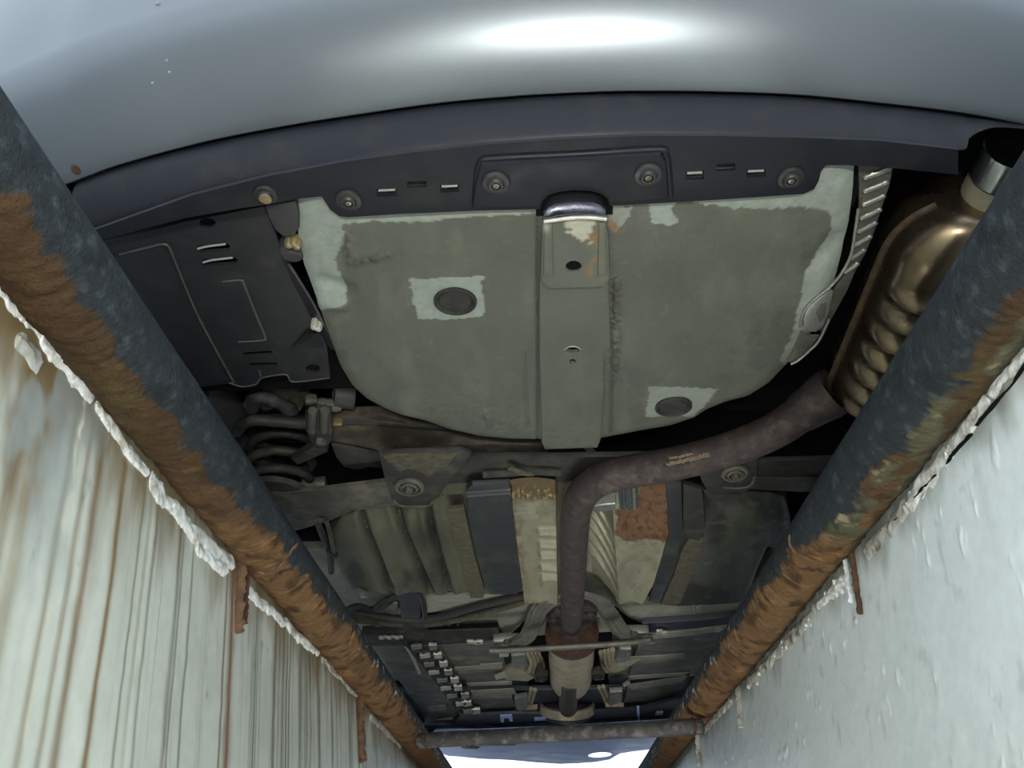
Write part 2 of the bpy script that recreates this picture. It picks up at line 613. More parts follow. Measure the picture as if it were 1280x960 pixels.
        q = ux(1068, 701, .46)
        rr = np.exp(-((y - q[1]) / .010) ** 2) * sstep(-.10, -.03, z)
        c = lerp3(c, srgb(120, 66, 44), rr * .8)
    n = len(Z)
    Fc = []
    for i in range(len(Y) - 1):
        for k in range(n - 1):
            a = i * n + k
            Fc.append((a, a + 1, a + n + 1, a + n))
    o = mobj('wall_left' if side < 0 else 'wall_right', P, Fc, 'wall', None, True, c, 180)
    return tag(o, 'grey painted pit wall streaked with brown rust runs' if side < 0 else 'smooth pale grey painted pit wall with few stains', None, None, 'structure')


WL = wall(-1)
WR = wall(1)


def struct(o, label):
    return tag(o, label, None, None, 'structure')


struct(box('floor', (0, 2.1, -1.75), (1.3, 8.0, .1), 'pitfloor', None, 0), 'dirty concrete floor at the bottom of the pit')
struct(box('wall_back', (0, -1.66, -.85), (1.3, .1, 1.75), 'pitfloor', None, 0), 'concrete end wall of the pit behind the viewer')
struct(box('wall_front', (0, 5.96, -.85), (1.3, .1, 1.75), 'pitfloor', None, 0), 'concrete end wall of the pit beyond the car')
bm = bmesh.new()
for x0, x1, y0, y1 in ((-9, -.464, -9, 14), (.464, 9, -9, 14), (-.464, .464, -9, -1.62), (-.464, .464, 5.92, 14)):
    g = bmesh.ops.create_cube(bm, size=1)
    bmesh.ops.scale(bm, vec=(x1 - x0, y1 - y0, .10), verts=g['verts'])
    bmesh.ops.translate(bm, vec=((x0 + x1) / 2, (y0 + y1) / 2, -.032), verts=g['verts'])
struct(bobj('floor_yard', bm, 'concrete', None, False), 'concrete yard around the open pit')


# ------------------------------------------------------------------ the two edge pipes
def rail(side):
    r = .046
    cx = .425 * side
    ny, na = 900, 72
    Y = np.concatenate([np.linspace(-1.6, .3, 60, endpoint=False), np.linspace(.3, 1.7, 520, endpoint=False), np.linspace(1.7, 3.4, 260, endpoint=False), np.linspace(3.4, 5.9, 60)])
    A = np.linspace(0, 2 * PI, na, endpoint=False)
    yy, aa = np.meshgrid(Y, A, indexing='ij')
    # v: 0 at the edge seen towards the pit centre (top), 1 at the edge against the wall
    tc = math.atan2(CAMZ, -cx)                      # direction from the pipe to the pit centre line at eye height
    rel = (aa - tc + PI) % (2 * PI) - PI
    v = .5 + (rel / PI) * (1 if side < 0 else -1) * -1    # 0..1 over the visible half
    # ragged border between paint and rust; fibres run around the pipe
    fib = fbm(yy * 34, v * 5, 11 + side) - .5
    fib2 = fbm(yy * 150, v * 3.5, 15 + side) - .5
    low = fbm(yy * 4.2, v * 1.0, 19 + side) - .5
    c = np.zeros(yy.shape + (3,)) + np.array(srgb(40, 46, 50))
    c = lerp3(c, srgb(84, 92, 95), sstep(.55, .85, fbm(yy * 110, v * 18, 23)) * .5)
    c = lerp3(c, srgb(24, 27, 28), sstep(.52, .8, fbm(yy * 60, v * 12, 29)) * .6)
    if side < 0:
        bord = np.interp(yy, [.3, .5, .8, 1.0, 1.3, 1.8, 2.6, 3.4], [.50, .52, .54, .50, .40, .30, .25, .35])
    else:
        bord = np.interp(yy, [.3, .6, .9, 1.12, 1.25, 1.6, 2.2, 2.8, 3.4], [.66, .60, .56, .52, .36, .30, .25, .2, .5])
    blo = fbm(yy * 14, v * 2.6, 27 + side) - .5
    edge = v - bord + fib * .20 + fib2 * .10 + low * .22 + blo * .25
    rs = sstep(-.015, .03, edge)
    rust = np.zeros(yy.shape + (3,)) + np.array(srgb(52, 39, 19))
    near = sstep(1.15, .75, yy)
    rust = lerp3(rust, srgb(114, 85, 54), (1 - near) * .9)
    rust = lerp3(rust, srgb(78, 70, 38), sstep(.45, .72, fbm(yy * 12, v * 3, 37)) * near * .9 * sstep(.5, .75, yy))
    rust = lerp3(rust, srgb(48, 31, 15), sstep(.5, .72, fbm(yy * 46, v * 7, 39)) * .75)
    rust = lerp3(rust, srgb(140, 112, 78), sstep(.60, .82, fbm(yy * 120, v * 5, 43)) * (.12 + .6 * (1 - near)))
    rust = lerp3(rust, srgb(82, 60, 40), sstep(.45, .7, fbm(yy * 5, v * 2, 44)) * .5)
    rust = lerp3(rust, srgb(64, 40, 28), sstep(2.0, 3.2, yy) * .55)
    if side > 0:
        # near part of the right pipe keeps olive paint with separate rust islands
        isl = sstep(.50, .56, fbm(yy * 16, v * 3.2, 47))
        oliv = np.zeros(yy.shape + (3,)) + np.array(srgb(84, 82, 62))
        oliv = lerp3(oliv, srgb(150, 142, 112), sstep(.62, .78, fbm(yy * 60, v * 9, 49)) * .8)
        oliv = lerp3(oliv, srgb(44, 46, 40), sstep(.55, .75, fbm(yy * 50, v * 9, 53)) * .8)
        m2 = sstep(1.16, 1.08, yy) * (1 - isl)
        rust = rust * (1 - m2[..., None]) + oliv * m2[..., None]
        dk = sstep(.80, .92, v + fib * .2)
        rust = lerp3(rust, srgb(50, 46, 34), dk * .85)
    c = c * (1 - rs[..., None]) + rust * rs[..., None]
    # paint chips
    c = lerp3(c, srgb(190, 196, 196), sstep(.70, .74, fbm(yy * 55, v * 11, 67)) * .8 * sstep(1.3, 2.0, yy) * sstep(.45, .3, v))
    rad = r + rs * ((fbm(yy * 60, v * 6, 71) - .5) * .0065 + (fbm(yy * 190, v * 9, 73) - .5) * .0050 + .0010) + (fbm(yy * 3, aa * 0, 75) - .5) * .002
    X = cx + rad * np.cos(aa); Zc = rad * np.sin(aa)
    P = np.stack([X, yy, Zc], -1).reshape(-1, 3)
    Fc = []
    n = na
    for i in range(len(Y) - 1):
        for k in range(n):
            k2 = (k + 1) % n
            Fc.append((i * n + k, i * n + k2, (i + 1) * n + k2, (i + 1) * n + k))
    Fc.append(tuple(range(n))); Fc.append(tuple((len(Y) - 1) * n + k for k in range(n))[::-1])
    root = thing('edge_pipe', 'steel pipe with a broad brown rust band along the streaked left pit wall' if side < 0 else
                 'steel pipe with patchy rust along the smooth right pit wall', 'pipe', (cx, 0, -.03), 'steel pipes along the pit edges')
    mobj('pipe_tube', P, Fc, 'rail', root, True, c.reshape(-1, 3), 180)
    return root


RL = rail(-1)
RR = rail(1)


def rough_tube(name, P, r, m, parent, n=60, seg=10, flat=.5, amp=.35, freq=40, seed=1, up=None):
    P = catmull(P, n)
    V, Fc = tube_data(P, r, seg, True, flat, up)
    V = np.array(V)
    for i in range(n):
        for k in range(seg):
            d = V[i * seg + k] - P[i]
            s = 1 + amp * 2 * (float(fbm(np.array(i * freq / n * 1.0), np.array(k * 1.3), seed, 4)) - .5)
            s *= 1 if 0 < i < n - 1 else .6
            V[i * seg + k] = P[i] + d * s
    return mobj(name, V, Fc, m, parent, True, None, 60)


def weld(parent, Y, side, a0, a1, rr, m='rust', seed=1):
    cx = .425 * side
    tc = math.atan2(CAMZ, -cx)
    P = []
    for t in np.linspace(0, 1, 14):
        a = tc + a0 + (a1 - a0) * t
        P.append((cx + .0462 * math.cos(a), Y + .008 * math.sin(t * 7) + .004 * random.uniform(-1, 1), .0462 * math.sin(a)))
    return rough_tube('weld_seam', P, rr, m, parent, 40, 8, .8, .5, 30, seed)


Yl = float(ux(291, 724, -.46)[1]); Yr = float(ux(1068, 701, .46)[1])
weld(RL, Yl + .02, -1, -.9, .9, .0028, 'rust', 3)
weld(RL, Yl + .05, -1, -1.0, .2, .0028, 'rustdark', 4)
weld(RR, Yr + .02, 1, -.9, 1.0, .0028, 'rust', 5)
weld(RR, Yr + .05, 1, -.5, 1.0, .0028, 'rustdark', 6)
weld(RR, float(ux(925, 865, .46)[1]), 1, -.8, 1.0, .0028, 'rustdark', 7)
weld(RL, float(ux(448, 880, -.46)[1]), -1, -1, .8, .0028, 'rustdark', 8)


def anchor(parent, side, x0, y0, x1, y1, w, m, off=.004):
    """a flat steel tie running from the pipe down the wall"""
    X0 = .455 * side
    a = ux(x0, y0, X0)
    b = ux(x1, y1, X0 - side * .0)
    b = np.array([wallx(side, b[2]) - side * off, a[1], b[2]])
    a = np.array([wallx(side, a[2]) - side * off, a[1], a[2]])
    up = np.array([.425 * side + side * .03, a[1], .01])
    P = catmull([up, a, (a + b) / 2, b], 24)
    return rough_tube('anchor_bar', P, w, m, parent, 40, 8, .6, .55, 26, int(x0), up=(0, 1, 0))


anchor(RL, -1, 296, 726, 294, 800, .008, 'rust')
anchor(RL, -1, 303, 740, 301, 785, .004, 'rustdark')
anchor(RL, -1, 447, 882, 455, 965, .012, 'rust')
anchor(RR, 1, 1066, 702, 1070, 778, .0045, 'rustdark')
anchor(RR, 1, 1058, 708, 1062, 760, .004, 'mortar')
anchor(RR, 1, 924, 866, 926, 914, .007, 'mortarold')
anchor(RR, 1, 873, 925, 876, 958, .008, 'mortarold')


# mortar lumps along the joint between pipe and wall
def bead(parent, side, poly, wpx, m, seed, amp=.7, flat=.35, off=.0):
    P = []
    for (x, y) in poly:
        p = ux(x, y, .458 * side)
        for _ in range(3):
            p = ux(x, y, float(wallx(side, p[2])) - side * off)
        P.append(p)
    P = np.array(P)
    mid = P[len(P) // 2]
    w = wpx * float((mid - cC) @ cW) / F * 1.30
    n, k = 26 * len(poly), 10
    C_ = catmull(P, n)
    t = np.linspace(0, 1, n)
    L_ = np.linalg.norm(P[-1] - P[0])
    a = np.minimum(1, np.minimum(t, 1 - t) * L_ / (.25 * w)) ** .5
    e0 = .46 * (1 + 1.0 * (fbm(t * L_ * 40, t * 0 + seed, seed, 4) - .5)) * a
    e1 = .55 * (1 + 1.5 * (fbm(t * L_ * 55, t * 0 + 3.3, seed + 5, 4) - .5)) * a
    T_ = np.gradient(C_, axis=0); T_ /= np.linalg.norm(T_, axis=1)[:, None]
    N_ = np.cross(T_, np.array([1.0, 0, 0])); N_ /= np.linalg.norm(N_, axis=1)[:, None]
    N_ *= np.where(N_[:, 2] < 0, 1, -1)[:, None]            # towards the pit floor
    V = []; Fc = []
    for q in range(k):
        u = q / (k - 1)
        off_ = -e0 * w + (e0 + e1) * w * u
        h = (.0075 * math.sin(PI * min(1, max(0, u))) ** .35 + (fbm(t * L_ * 60, t * 0 + u * 4, seed + 9, 4) - .5) * .007) * (0 if q in (0, k - 1) else 1) - .004
        V.append(C_ + N_ * off_[:, None] + np.array([-side, 0, 0]) * h[:, None])
    V = np.vstack(V)
    for q in range(k - 1):
        for b in range(n - 1):
            Fc.append((q * n + b, q * n + b + 1, (q + 1) * n + b + 1, (q + 1) * n + b))
    return mobj('mortar_bead', V, Fc, m, parent, True, None, 70)


for i, (poly, w, m) in enumerate([
    ([(-30, 318), (0, 352), (28, 388), (52, 418)], 34, 'mortar'),
    ([(50, 416), (85, 462), (116, 498)], 31, 'mortar'),
    ([(20, 420), (35, 440), (50, 452)], 30, 'mortarold'),
    ([(118, 505), (138, 533), (158, 560), (184, 592)], 17, 'mortar'),
    ([(186, 598), (205, 625), (228, 650), (256, 678), (292, 707)], 22, 'mortar'),
    ([(244, 680), (262, 698), (282, 716)], 17, 'mortar'),
    ([(307, 735), (330, 757), (352, 776), (372, 795), (398, 815)], 13, 'mortar'),
    ([(402, 822), (425, 845), (450, 872)], 10, 'mortarold'),
    ([(462, 895), (485, 915), (500, 930)], 10, 'mortarold'),
]):
    bead(WL, -1, poly, w, m, 100 + i)
for i, (poly, w, m) in enumerate([
    ([(1300, 412), (1270, 452), (1238, 492)], 22, 'mortar'),
    ([(1236, 496), (1212, 530), (1186, 563)], 22, 'mortar'),
    ([(1186, 565), (1160, 598), (1135, 628)], 27, 'mortar'),
    ([(1134, 632), (1110, 660), (1082, 688)], 21, 'mortarold'),
    ([(1062, 716), (1045, 735), (1022, 758)], 11, 'mortar'),
    ([(1020, 762), (990, 795), (960, 828), (936, 852)], 13, 'mortarold'),
    ([(915, 875), (895, 895), (880, 912)], 10, 'mortarold'),
]):
    bead(WR, 1, poly, w, m, 200 + i)
for i, poly in enumerate([[(1290, 447), (1262, 486), (1238, 513), (1222, 532)], [(1216, 542), (1198, 562), (1184, 580)], [(1172, 594), (1156, 610), (1146, 622)], [(1128, 645), (1104, 664)]]):
    bead(WR, 1, poly, 2.6, 'hole', 300 + i)
for k in range(26):          # crumbs of loose mortar on the right joint
    t = random.random()
    x = 1060 - 130 * t + random.uniform(-8, 8); y = 722 + 140 * t + random.uniform(-8, 8)
    p = ux(x, y, .458)
    bm = bmesh.new()
    bmesh.ops.create_icosphere(bm, subdivisions=1, radius=random.uniform(.003, .007))
    for v_ in bm.verts:
        v_.co *= random.uniform(.6, 1.2)
    bmesh.ops.translate(bm, vec=p, verts=bm.verts)
    bobj('mortar_crumb', bm, 'mortar', WR, False)
p = ux(1073, 778, .458)
lathe('mortar_plug', [(0, .006), (.008, .005), (.012, 0), (.010, -.006)], p, (-1, 0, 0), 'mortar', WR, 10)

# cross bar between the two pipes
PB = [uz(522, 926, -.071), uz(600, 921, -.071), uz(700, 917, -.071), uz(800, 912, -.071), uz(880, 908, -.071)]
PB = np.array(PB)
lv = np.linspace(0, 1, 5)
PB = PB[0] + (PB[-1] - PB[0]) * lv[:, None] + np.array([[0, 0, .0] for t in lv])
cb = thing('cross_bar', 'grey dirty steel bar lying across the far end of the pit between both pipes', 'bar', tuple((PB[0] + PB[-1]) / 2 - np.array([0, 0, .025])))
rough_tube('bar_tube', PB, .0205, 'barsteel', cb, 90, 14, 1.0, .06, 60, 77)
for e in (0, -1):
    d = (PB[-1] - PB[0]) / np.linalg.norm(PB[-1] - PB[0]) * (1 if e == 0 else -1)
    rough_tube('weld_seam', [PB[e] + d * (.03 + .004 * math.cos(a)) + np.array([0, .021 * math.cos(a), .021 * math.sin(a)]) for a in np.linspace(0, 2 * PI, 12)], .004, 'rustdark', cb, 40, 8, .8, .4, 30, 88)

#CAR#
# ================================================================== THE CAR
CAR = thing('car', 'silver car parked over the pit, its dirty underside seen from behind', 'car', (.06, 2.6, .018))

# ------------------------------------------------------------------ rear bumper
E0 = [(-.905, 1.14), (-.89, .96), (-.82, .855), (-.71, .79)] + [tuple(uz(x, y, .30)[:2]) for x, y in
      [(95, 225), (150, 205), (250, 178), (350, 158), (450, 142), (550, 128), (650, 119), (750, 114), (820, 113), (900, 114), (1000, 118), (1100, 128), (1200, 140), (1280, 155)]] + \
     [(.70, .73), (.83, .785), (.94, .87), (1.0, .98), (1.01, 1.12)]
E0 = catmull(np.array([(a, b, .30) for a, b in E0]), 220)
T0 = np.gradient(E0, axis=0)
for _ in range(6):
    T0[1:-1] = (T0[:-2] + T0[1:-1] * 2 + T0[2:]) / 4
NO = np.stack([T0[:, 1], -T0[:, 0], 0 * T0[:, 0]], -1)
NO /= np.linalg.norm(NO, axis=1)[:, None]
sec_low = [(-.010, .312), (-.004, .303), (0, .300), (.006, .301), (.014, .305), (.024, .311), (.036, .3195), (.048, .3295), (.060, .341), (.072, .3545), (.083, .369), (.092, .384), (.100, .400)]
sec_up = [(.100, .400), (.1012, .418), (.104, .45), (.108, .50), (.111, .56), (.112, .62), (.110, .68), (.102, .695), (.07, .70), (.0, .70)]
endt = np.clip(np.minimum(np.arange(220), 219 - np.arange(220)) / 30.0, .5, 1)     # flares out less at the sides


def row(o_, z_):
    P = E0 + NO * (o_ * endt)[:, None]
    P[:, 2] = z_
    return P


bump = loft('bumper', [row(*s) for s in sec_low] + [row(*s) for s in sec_up[1:]], 'silver', CAR, ang=24)
bump['label'] = 'silver painted rear bumper'
for x, y, s in ((195, 4, .0035), (206, 78, .002), (209, 90, .0022), (197, 106, .0022)):
    i = int(np.argmin(np.hypot(*(np.array(proj(row(.10, .42))) - np.array([[x], [y]])))))
    best = None
    for sc in np.linspace(0, 1, 60):
        o_ = np.interp(sc, np.linspace(0, 1, len(sec_low + sec_up)), [q[0] for q in sec_low + sec_up]); z_ = np.interp(sc, np.linspace(0, 1, len(sec_low + sec_up)), [q[1] for q in sec_low + sec_up])
        R_ = row(o_, z_)
        u_, v_ = proj(R_)
        d_ = np.hypot(u_ - x, v_ - y)
        k_ = int(np.argmin(d_))
        if best is None or d_[k_] < best[0]:
            best = (d_[k_], R_[k_], NO[k_])
    nn = best[2] * .8 + np.array([0, 0, -.6])
    lathe('water_drop', [(0, s * .8), (s * .6, s * .6), (s, 0), (s, -.001)], best[1], nn, 'pale', bump, 10, (1, .8, 1))
lathe('paint_chip', [(0, .0015), (.006, .001), (.008, -.002)], uz(98, 217, .303) + np.array([0, -.006, 0]), (0, -.4, -1), 'rustdark', bump, 9)

# ------------------------------------------------------------------ body above the bumper and along the sides
OUT = []
CX, CYAW = .055, .0145


def cb_(x, y):
    """car axes -> world (y from the rear bumper line)"""
    return (CX + x * math.cos(CYAW) + y * math.sin(CYAW), .60 + y * math.cos(CYAW) - x * math.sin(CYAW))


half = [(0, -.075), (.35, -.06), (.60, -.015), (.78, .075), (.90, .20), (.955, .36), (.965, .6), (.955, 1.0), (.95, 2.0), (.94, 3.0), (.90, 3.5), (.84, 3.85), (.70, 4.07), (.45, 4.17), (0, 4.2)]
hp = catmull(np.array([(a, b, 0) for a, b in half]), 90)
ring = [cb_(a, b) for a, b, _ in hp] + [cb_(-a, b) for a, b, _ in hp[-2:0:-1]]
ring_l = [(a, b) for a, b, _ in hp] + [(-a, b) for a, b, _ in hp[-2:0:-1]]


def bodyrow(ins, z, arch=False, y0=-.095, y1=4.2):
    P = []
    for (a, b) in ring_l:
        s = max(0, 1 - ins / .9)
        bb = y0 + (b + .095) / 4.295 * (y1 - y0)
        x, y = cb_(a * s, bb)
        zz = z
        if arch:
            for wy in (.95, 3.42):
                d = abs(b - wy)
                if d < .37:
                    zz = max(zz, .02 + math.sqrt(.37 ** 2 - d * d))
            if b < .42:
                zz = max(zz, .67)
        P.append((x, y, zz))
    return np.array(P)


bodyrows = [bodyrow(.03, .24, True), bodyrow(0, .30, True), bodyrow(0, .675), bodyrow(.02, .78), bodyrow(.05, .93, y0=-.04, y1=4.1)]
shell = loft('body_shell', bodyrows, 'silver', CAR, close=True, ang=30)
loft('bonnet_deck', [bodyrow(.05, .93, y0=-.04, y1=4.1), bodyrow(.12, .96, y0=.12, y1=3.9), bodyrow(.2, .965, y0=.3, y1=3.4)], 'silver', CAR, close=True)
loft('cabin_glass', [bodyrow(.10, .955, y0=.25, y1=3.35), bodyrow(.20, 1.22, y0=.55, y1=2.7), bodyrow(.27, 1.36, y0=.85, y1=2.3)], 'glass', CAR, close=True)
rr_ = bodyrow(.27, 1.36, y0=.85, y1=2.3)
r2 = bodyrow(.40, 1.42, y0=1.05, y1=2.1)
V_ = np.vstack([rr_, r2]); n_ = len(rr_)
mobj('roof', V_, [(i, (i + 1) % n_, n_ + (i + 1) % n_, n_ + i) for i in range(n_)] + [tuple(n_ + i for i in range(n_))], 'silver', CAR)
for s in (-1, 1):
    x, y = cb_(s * .70, .085)
    box('tail_lamp', (x, y, .82), (.24, .06, .12), 'red', CAR, .02, rz=s * .52)
    for wy in (.95, 3.42):
        x, y = cb_(s * .79, wy)
        ax = (s * math.cos(CYAW), -s * math.sin(CYAW), 0)
        w = lathe('wheel', [(.20, -.09), (.27, -.10), (.305, -.085), (.318, -.05), (.318, .05), (.305, .085), (.27, .10), (.20, .09), (.20, -.09)], (x, y, .337), ax, 'tyre', CAR, 48)
        lathe('wheel_rim', [(0, .035), (.06, .035), (.07, .05), (.12, .045), (.185, .05), (.20, .075), (.20, -.08), (.10, -.07), (0, -.07)], (x, y, .337), ax, 'alloy', w, 40)

# floor of the body: the high rear part and the low cabin floor
def carplate(name, pl, z, t, m, bev=.003):
    W = [(*cb_(a, b), z) for a, b in pl]
    return bobj(name, plate_bm(W, t, bev), m, CAR)


carplate('rear_floor', [(-.83, .12), (.83, .12), (.85, 1.62), (-.85, 1.62)], .46, .02, 'hole')  # floor coloured near-black so the gaps below it read as deep shade
carplate('cabin_floor', [(-.84, 1.52), (.84, 1.52), (.84, 3.05), (-.84, 3.05)], .345, .02, 'floorpan')
carplate('engine_cover', [(-.80, 3.05), (.80, 3.05), (.78, 3.8), (-.78, 3.8)], .30, .02, 'navy')

# ------------------------------------------------------------------ black lower valance
edge_px = [(95, 225), (150, 205), (250, 178), (350, 158), (450, 142), (550, 128), (650, 119), (750, 114), (820, 113), (900, 114), (1000, 118), (1100, 128), (1195, 139), (1210, 142), (1225, 144), (1245, 148), (1285, 156)]
fold_px = [(84, 300), (125, 286), (240, 245), (335, 221), (432, 203), (520, 191), (605, 182), (700, 175), (800, 171), (900, 171), (1000, 173), (1100, 177), (1198, 188), (1207, 177), (1220, 166), (1243, 158), (1285, 159)]
nn_ = 140
r_edge = catmull(np.array([uz(x, y, .303) for x, y in edge_px]), nn_)
r_fold = catmull(np.array([uz(x, y, .245) for x, y in fold_px[:13]] + [uz(x, y, .262 + .010 * k) for k, (x, y) in enumerate(fold_px[13:])]), nn_)
rows = []
for t, bul in ((0, 0), (.12, .006), (.3, .009), (.55, .009), (.8, .006), (.93, .003), (1, 0)):
    R_ = r_edge * (1 - t) + r_fold * t
    R_ = R_ + np.array([0, -.25, -1.0]) * bul
    rows.append(R_)
rows.append(r_fold + np.array([0, .012, .03]))
rows[0][:, 1] += .004
val = loft('rear_valance', rows, 'valance', CAR, ang=30)
val['label'] = 'black plastic lower valance under the silver bumper'
# flat flange under the car
arch = [(762, 258), (760, 250), (752, 243), (738, 239), (718, 238), (700, 240), (687, 244), (678, 252), (675, 262)]
inner = [(1198, 219), (1120, 211), (1060, 207), (1033, 207), (1027, 214), (1024, 226), (1018, 237), (1004, 243), (900, 250), (835, 254)] + arch + [(592, 264), (500, 268), (436, 272), (424, 271), (412, 262), (402, 246), (374, 249), (352, 253), (330, 257), (300, 261), (232, 273), (160, 292), (118, 303), (80, 314)]
fl = plate('valance_flange', [(x, y - 1) for x, y in fold_px[:13]] + inner, .238, .004, 'valance', val, .0015)
slots = [[(471, 236), (496, 235), (496, 245), (471, 246)], [(509, 227), (533, 226), (533, 234), (509, 235)], [(550, 231), (574, 230), (574, 240), (550, 241)], [(857, 214), (880, 213), (880, 224), (857, 225)], [(896, 205), (919, 204), (919, 213), (896, 214)], [(933, 212), (957, 211), (957, 221), (933, 222)]]
cut(fl, slots, .238)
carplate('slot_backing', [(-.34, .12), (.34, .12), (.34, .19), (-.34, .19)], .262, .006, 'hole', .0)
for k, (x0, y, x1) in enumerate([(473, 237, 494), (552, 232, 572), (859, 215.5, 878), (935, 213, 955)]):
    plate('slot_lip', [(x0, y), (x1, y - 1), (x1, y + 1.5), (x0, y + 2.5)], .2395, .003, 'pale', fl, 0)
# stepped-down panel round the towing eye
pan = [(601, 206), (720, 199), (826, 193), (833, 204), (836, 249)] + [(x, y - 3) for x, y in arch] + [(590, 261), (594, 232)]
plate('centre_panel', pan, .229, .012, 'valance', val, .004)
ptube('centre_panel_rim', [(594, 252), (596, 224), (601, 203), (620, 198), (720, 193), (822, 187), (831, 192), (835, 206), (838, 246)], .237, .004, 'valance', val, 60, 8)


def washer_screw(x, y, z, rpx, head='screwmetal'):
    r = rpx * mpp(x, y, z)
    p = uz(x, y, z)
    w = lathe('screw_washer', [(r, .002), (r, -.001), (r * .93, -.003), (r * .62, -.0035), (r * .58, -.006), (r * .50, -.0075), (r * .36, -.0075), (r * .33, -.004), (0, -.004)], p, (0, 0, 1), 'screw', val, 28)
    lathe('screw_head', [(r * .24, -.003), (r * .24, -.0068), (r * .14, -.0072), (r * .12, -.005), (0, -.005)], p, (0, 0, 1), head, w, 6)
    return w


washer_screw(436, 250, .237, 17)
washer_screw(620, 228, .228, 18)
washer_screw(810, 218, .228, 18)
washer_screw(988, 222, .237, 17)
w = washer_screw(333, 243, .237, 15, 'brass')
lathe('rusty_screw_face', [(.008, -.003), (.0075, -.0085), (0, -.009)], uz(333, 243, .237), (0, 0, 1), 'brass', w, 12)

# ------------------------------------------------------------------ spare wheel well
wo = [(372, 232), (369, 262), (372, 300), (379, 335), (391, 367), (402, 398), (414, 432), (425, 462), (440, 487), (458, 503), (480, 515), (502, 524), (530, 530), (562, 541), (600, 549), (640, 553), (677, 554), (752, 552), (800, 543), (838, 536), (868, 527), (885, 516), (905, 508), (935, 500), (962, 483), (986, 458), (1001, 440), (1016, 420), (1030, 392), (1043, 360), (1054, 320), (1063, 280), (1068, 240), (1070, 200)]
ZW = .246
wp = np.array(pts(wo, ZW))
seg = np.r_[0, np.cumsum(np.linalg.norm(np.diff(np.vstack([wp, wp[:1]]), axis=0), axis=1))]
tt = np.linspace(0, seg[-1], 720, endpoint=False)
wc = np.vstack([wp, wp[:1]])
B_ = np.stack([np.interp(tt, seg, wc[:, k]) for k in range(3)], -1)
for _ in range(3):
    B_ = (np.roll(B_, 1, 0) + 2 * B_ + np.roll(B_, -1, 0)) / 4
cen = uz(705, 385, ZW)
ss = np.r_[np.linspace(.02, .93, 105), np.linspace(.935, 1.0, 12)]
rowsW = []
for s in ss:
    P = cen + (B_ - cen) * s
    P[:, 2] = ZW + .0 + .007 * np.clip((s - .93) / .07, 0, 1) ** 2.4 + .001 * np.clip((s - .6) / .4, 0, 1)
    rowsW.append(P)
for s, z in ((1.004, ZW + .022), (1.008, ZW + .06), (1.012, .46)):
    P = cen + (B_ - cen) * s
    P[:, 2] = z
    rowsW.append(P)
PW = np.vstack(rowsW)
# pressed shapes: dents and rib steps, in plan
px, py = proj(PW)
flat = PW[:, 2] < ZW + .012


def groove(ax, ay, bx, by, w):
    d = np.array([bx - ax, by - ay], float)
    t = np.clip(((px - ax) * d[0] + (py - ay) * d[1]) / (d @ d), 0, 1)
    return np.exp(-(np.hypot(px - ax - t * d[0], py - ay - t * d[1]) / w) ** 2) * flat


dz = np.zeros(len(PW))
for g_ in ((672, 268, 672, 550, 2.0), (766, 350, 764, 540, 2.0), (655, 440, 660, 535, 1.6), (430, 275, 690, 262, 2.5)):
    dz += groove(*g_) * .0022
for g_, a in (((405, 352, 432, 362, 9)), .006), (((395, 372, 425, 375), 0) if False else ((402, 378, 428, 382, 7), -.005)), ((1015, 330, 1045, 300, 12), .006):
    dz += groove(*g_) * a
dz += (fbm(px / 60, py / 60, 5) - .5) * .004 * flat
# brushed-on seam sealer
seal = np.maximum.reduce([groove(434, 290, 436, 328, 5), groove(436, 328, 488, 318, 5), groove(770, 352, 768, 470, 7) * .8])
dz -= seal * (fbm(px / 4, py / 4, 8) - .2) * .006
dz -= groove(600, 525, 640, 532, 10) * (fbm(px / 5, py / 5, 18) - .3) * .004 + groove(606, 515, 612, 530, 3) * .003
PW[:, 2] += dz
jx = px + (fbm(px / 9, py / 9, 51) - .5) * 9; jy = py + (fbm(px / 9, py / 9, 52) - .5) * 9
c = np.tile(np.array(srgb(83, 86, 76)), (len(PW), 1))
c *= (.80 + .40 * fbm(px / 70, py / 70, 61))[:, None]
c = lerp3(c, srgb(106, 108, 94), sstep(.45, .75, fbm(px / 30, py / 60, 63)) * .4)
c = lerp3(c, srgb(76, 80, 76), sstep(.5, .8, fbm(px / 50, py / 30, 65)) * .6 * sstep(330, 520, py))
c = lerp3(c, srgb(116, 118, 106), sstep(.66, .85, fbm(px / 7, py / 7, 67)) * .25)
PALE = srgb(140, 148, 139)
pale = np.zeros(len(PW))
pale = np.maximum(pale, inpoly(jx, jy, [(360, 200), (420, 240), (428, 285), (432, 300), (418, 322), (428, 352), (436, 375), (402, 385), (388, 360), (360, 330)]))
pale = np.maximum(pale, inpoly(jx, jy, [(415, 262), (560, 262), (700, 256), (676, 268), (600, 270), (530, 277), (470, 277), (425, 279)]) * .8)
pale = np.maximum(pale, inpoly(jx, jy, [(792, 240), (850, 240), (838, 262), (848, 276), (835, 281), (814, 280), (812, 258)]))
pale = np.maximum(pale, inpoly(jx, jy, [(840, 240), (1010, 236), (1030, 190), (1085, 190), (1064, 275), (1050, 330), (1032, 372), (1010, 410), (992, 415), (1006, 345), (1026, 312), (1040, 290), (1036, 262), (1005, 258), (960, 262), (880, 256)]))
pale = np.maximum(pale, inpoly(jx, jy, [(760, 258), (792, 256), (786, 272), (770, 290), (758, 285)]) * .8)
j2x = px + (fbm(px / 6, py / 6, 55) - .5) * 5; j2y = py + (fbm(px / 6, py / 6, 56) - .5) * 5
pale = np.maximum(pale, inpoly(j2x, j2y, [(511, 348), (606, 345), (601, 358), (606, 375), (604, 394), (590, 398), (522, 399)]))
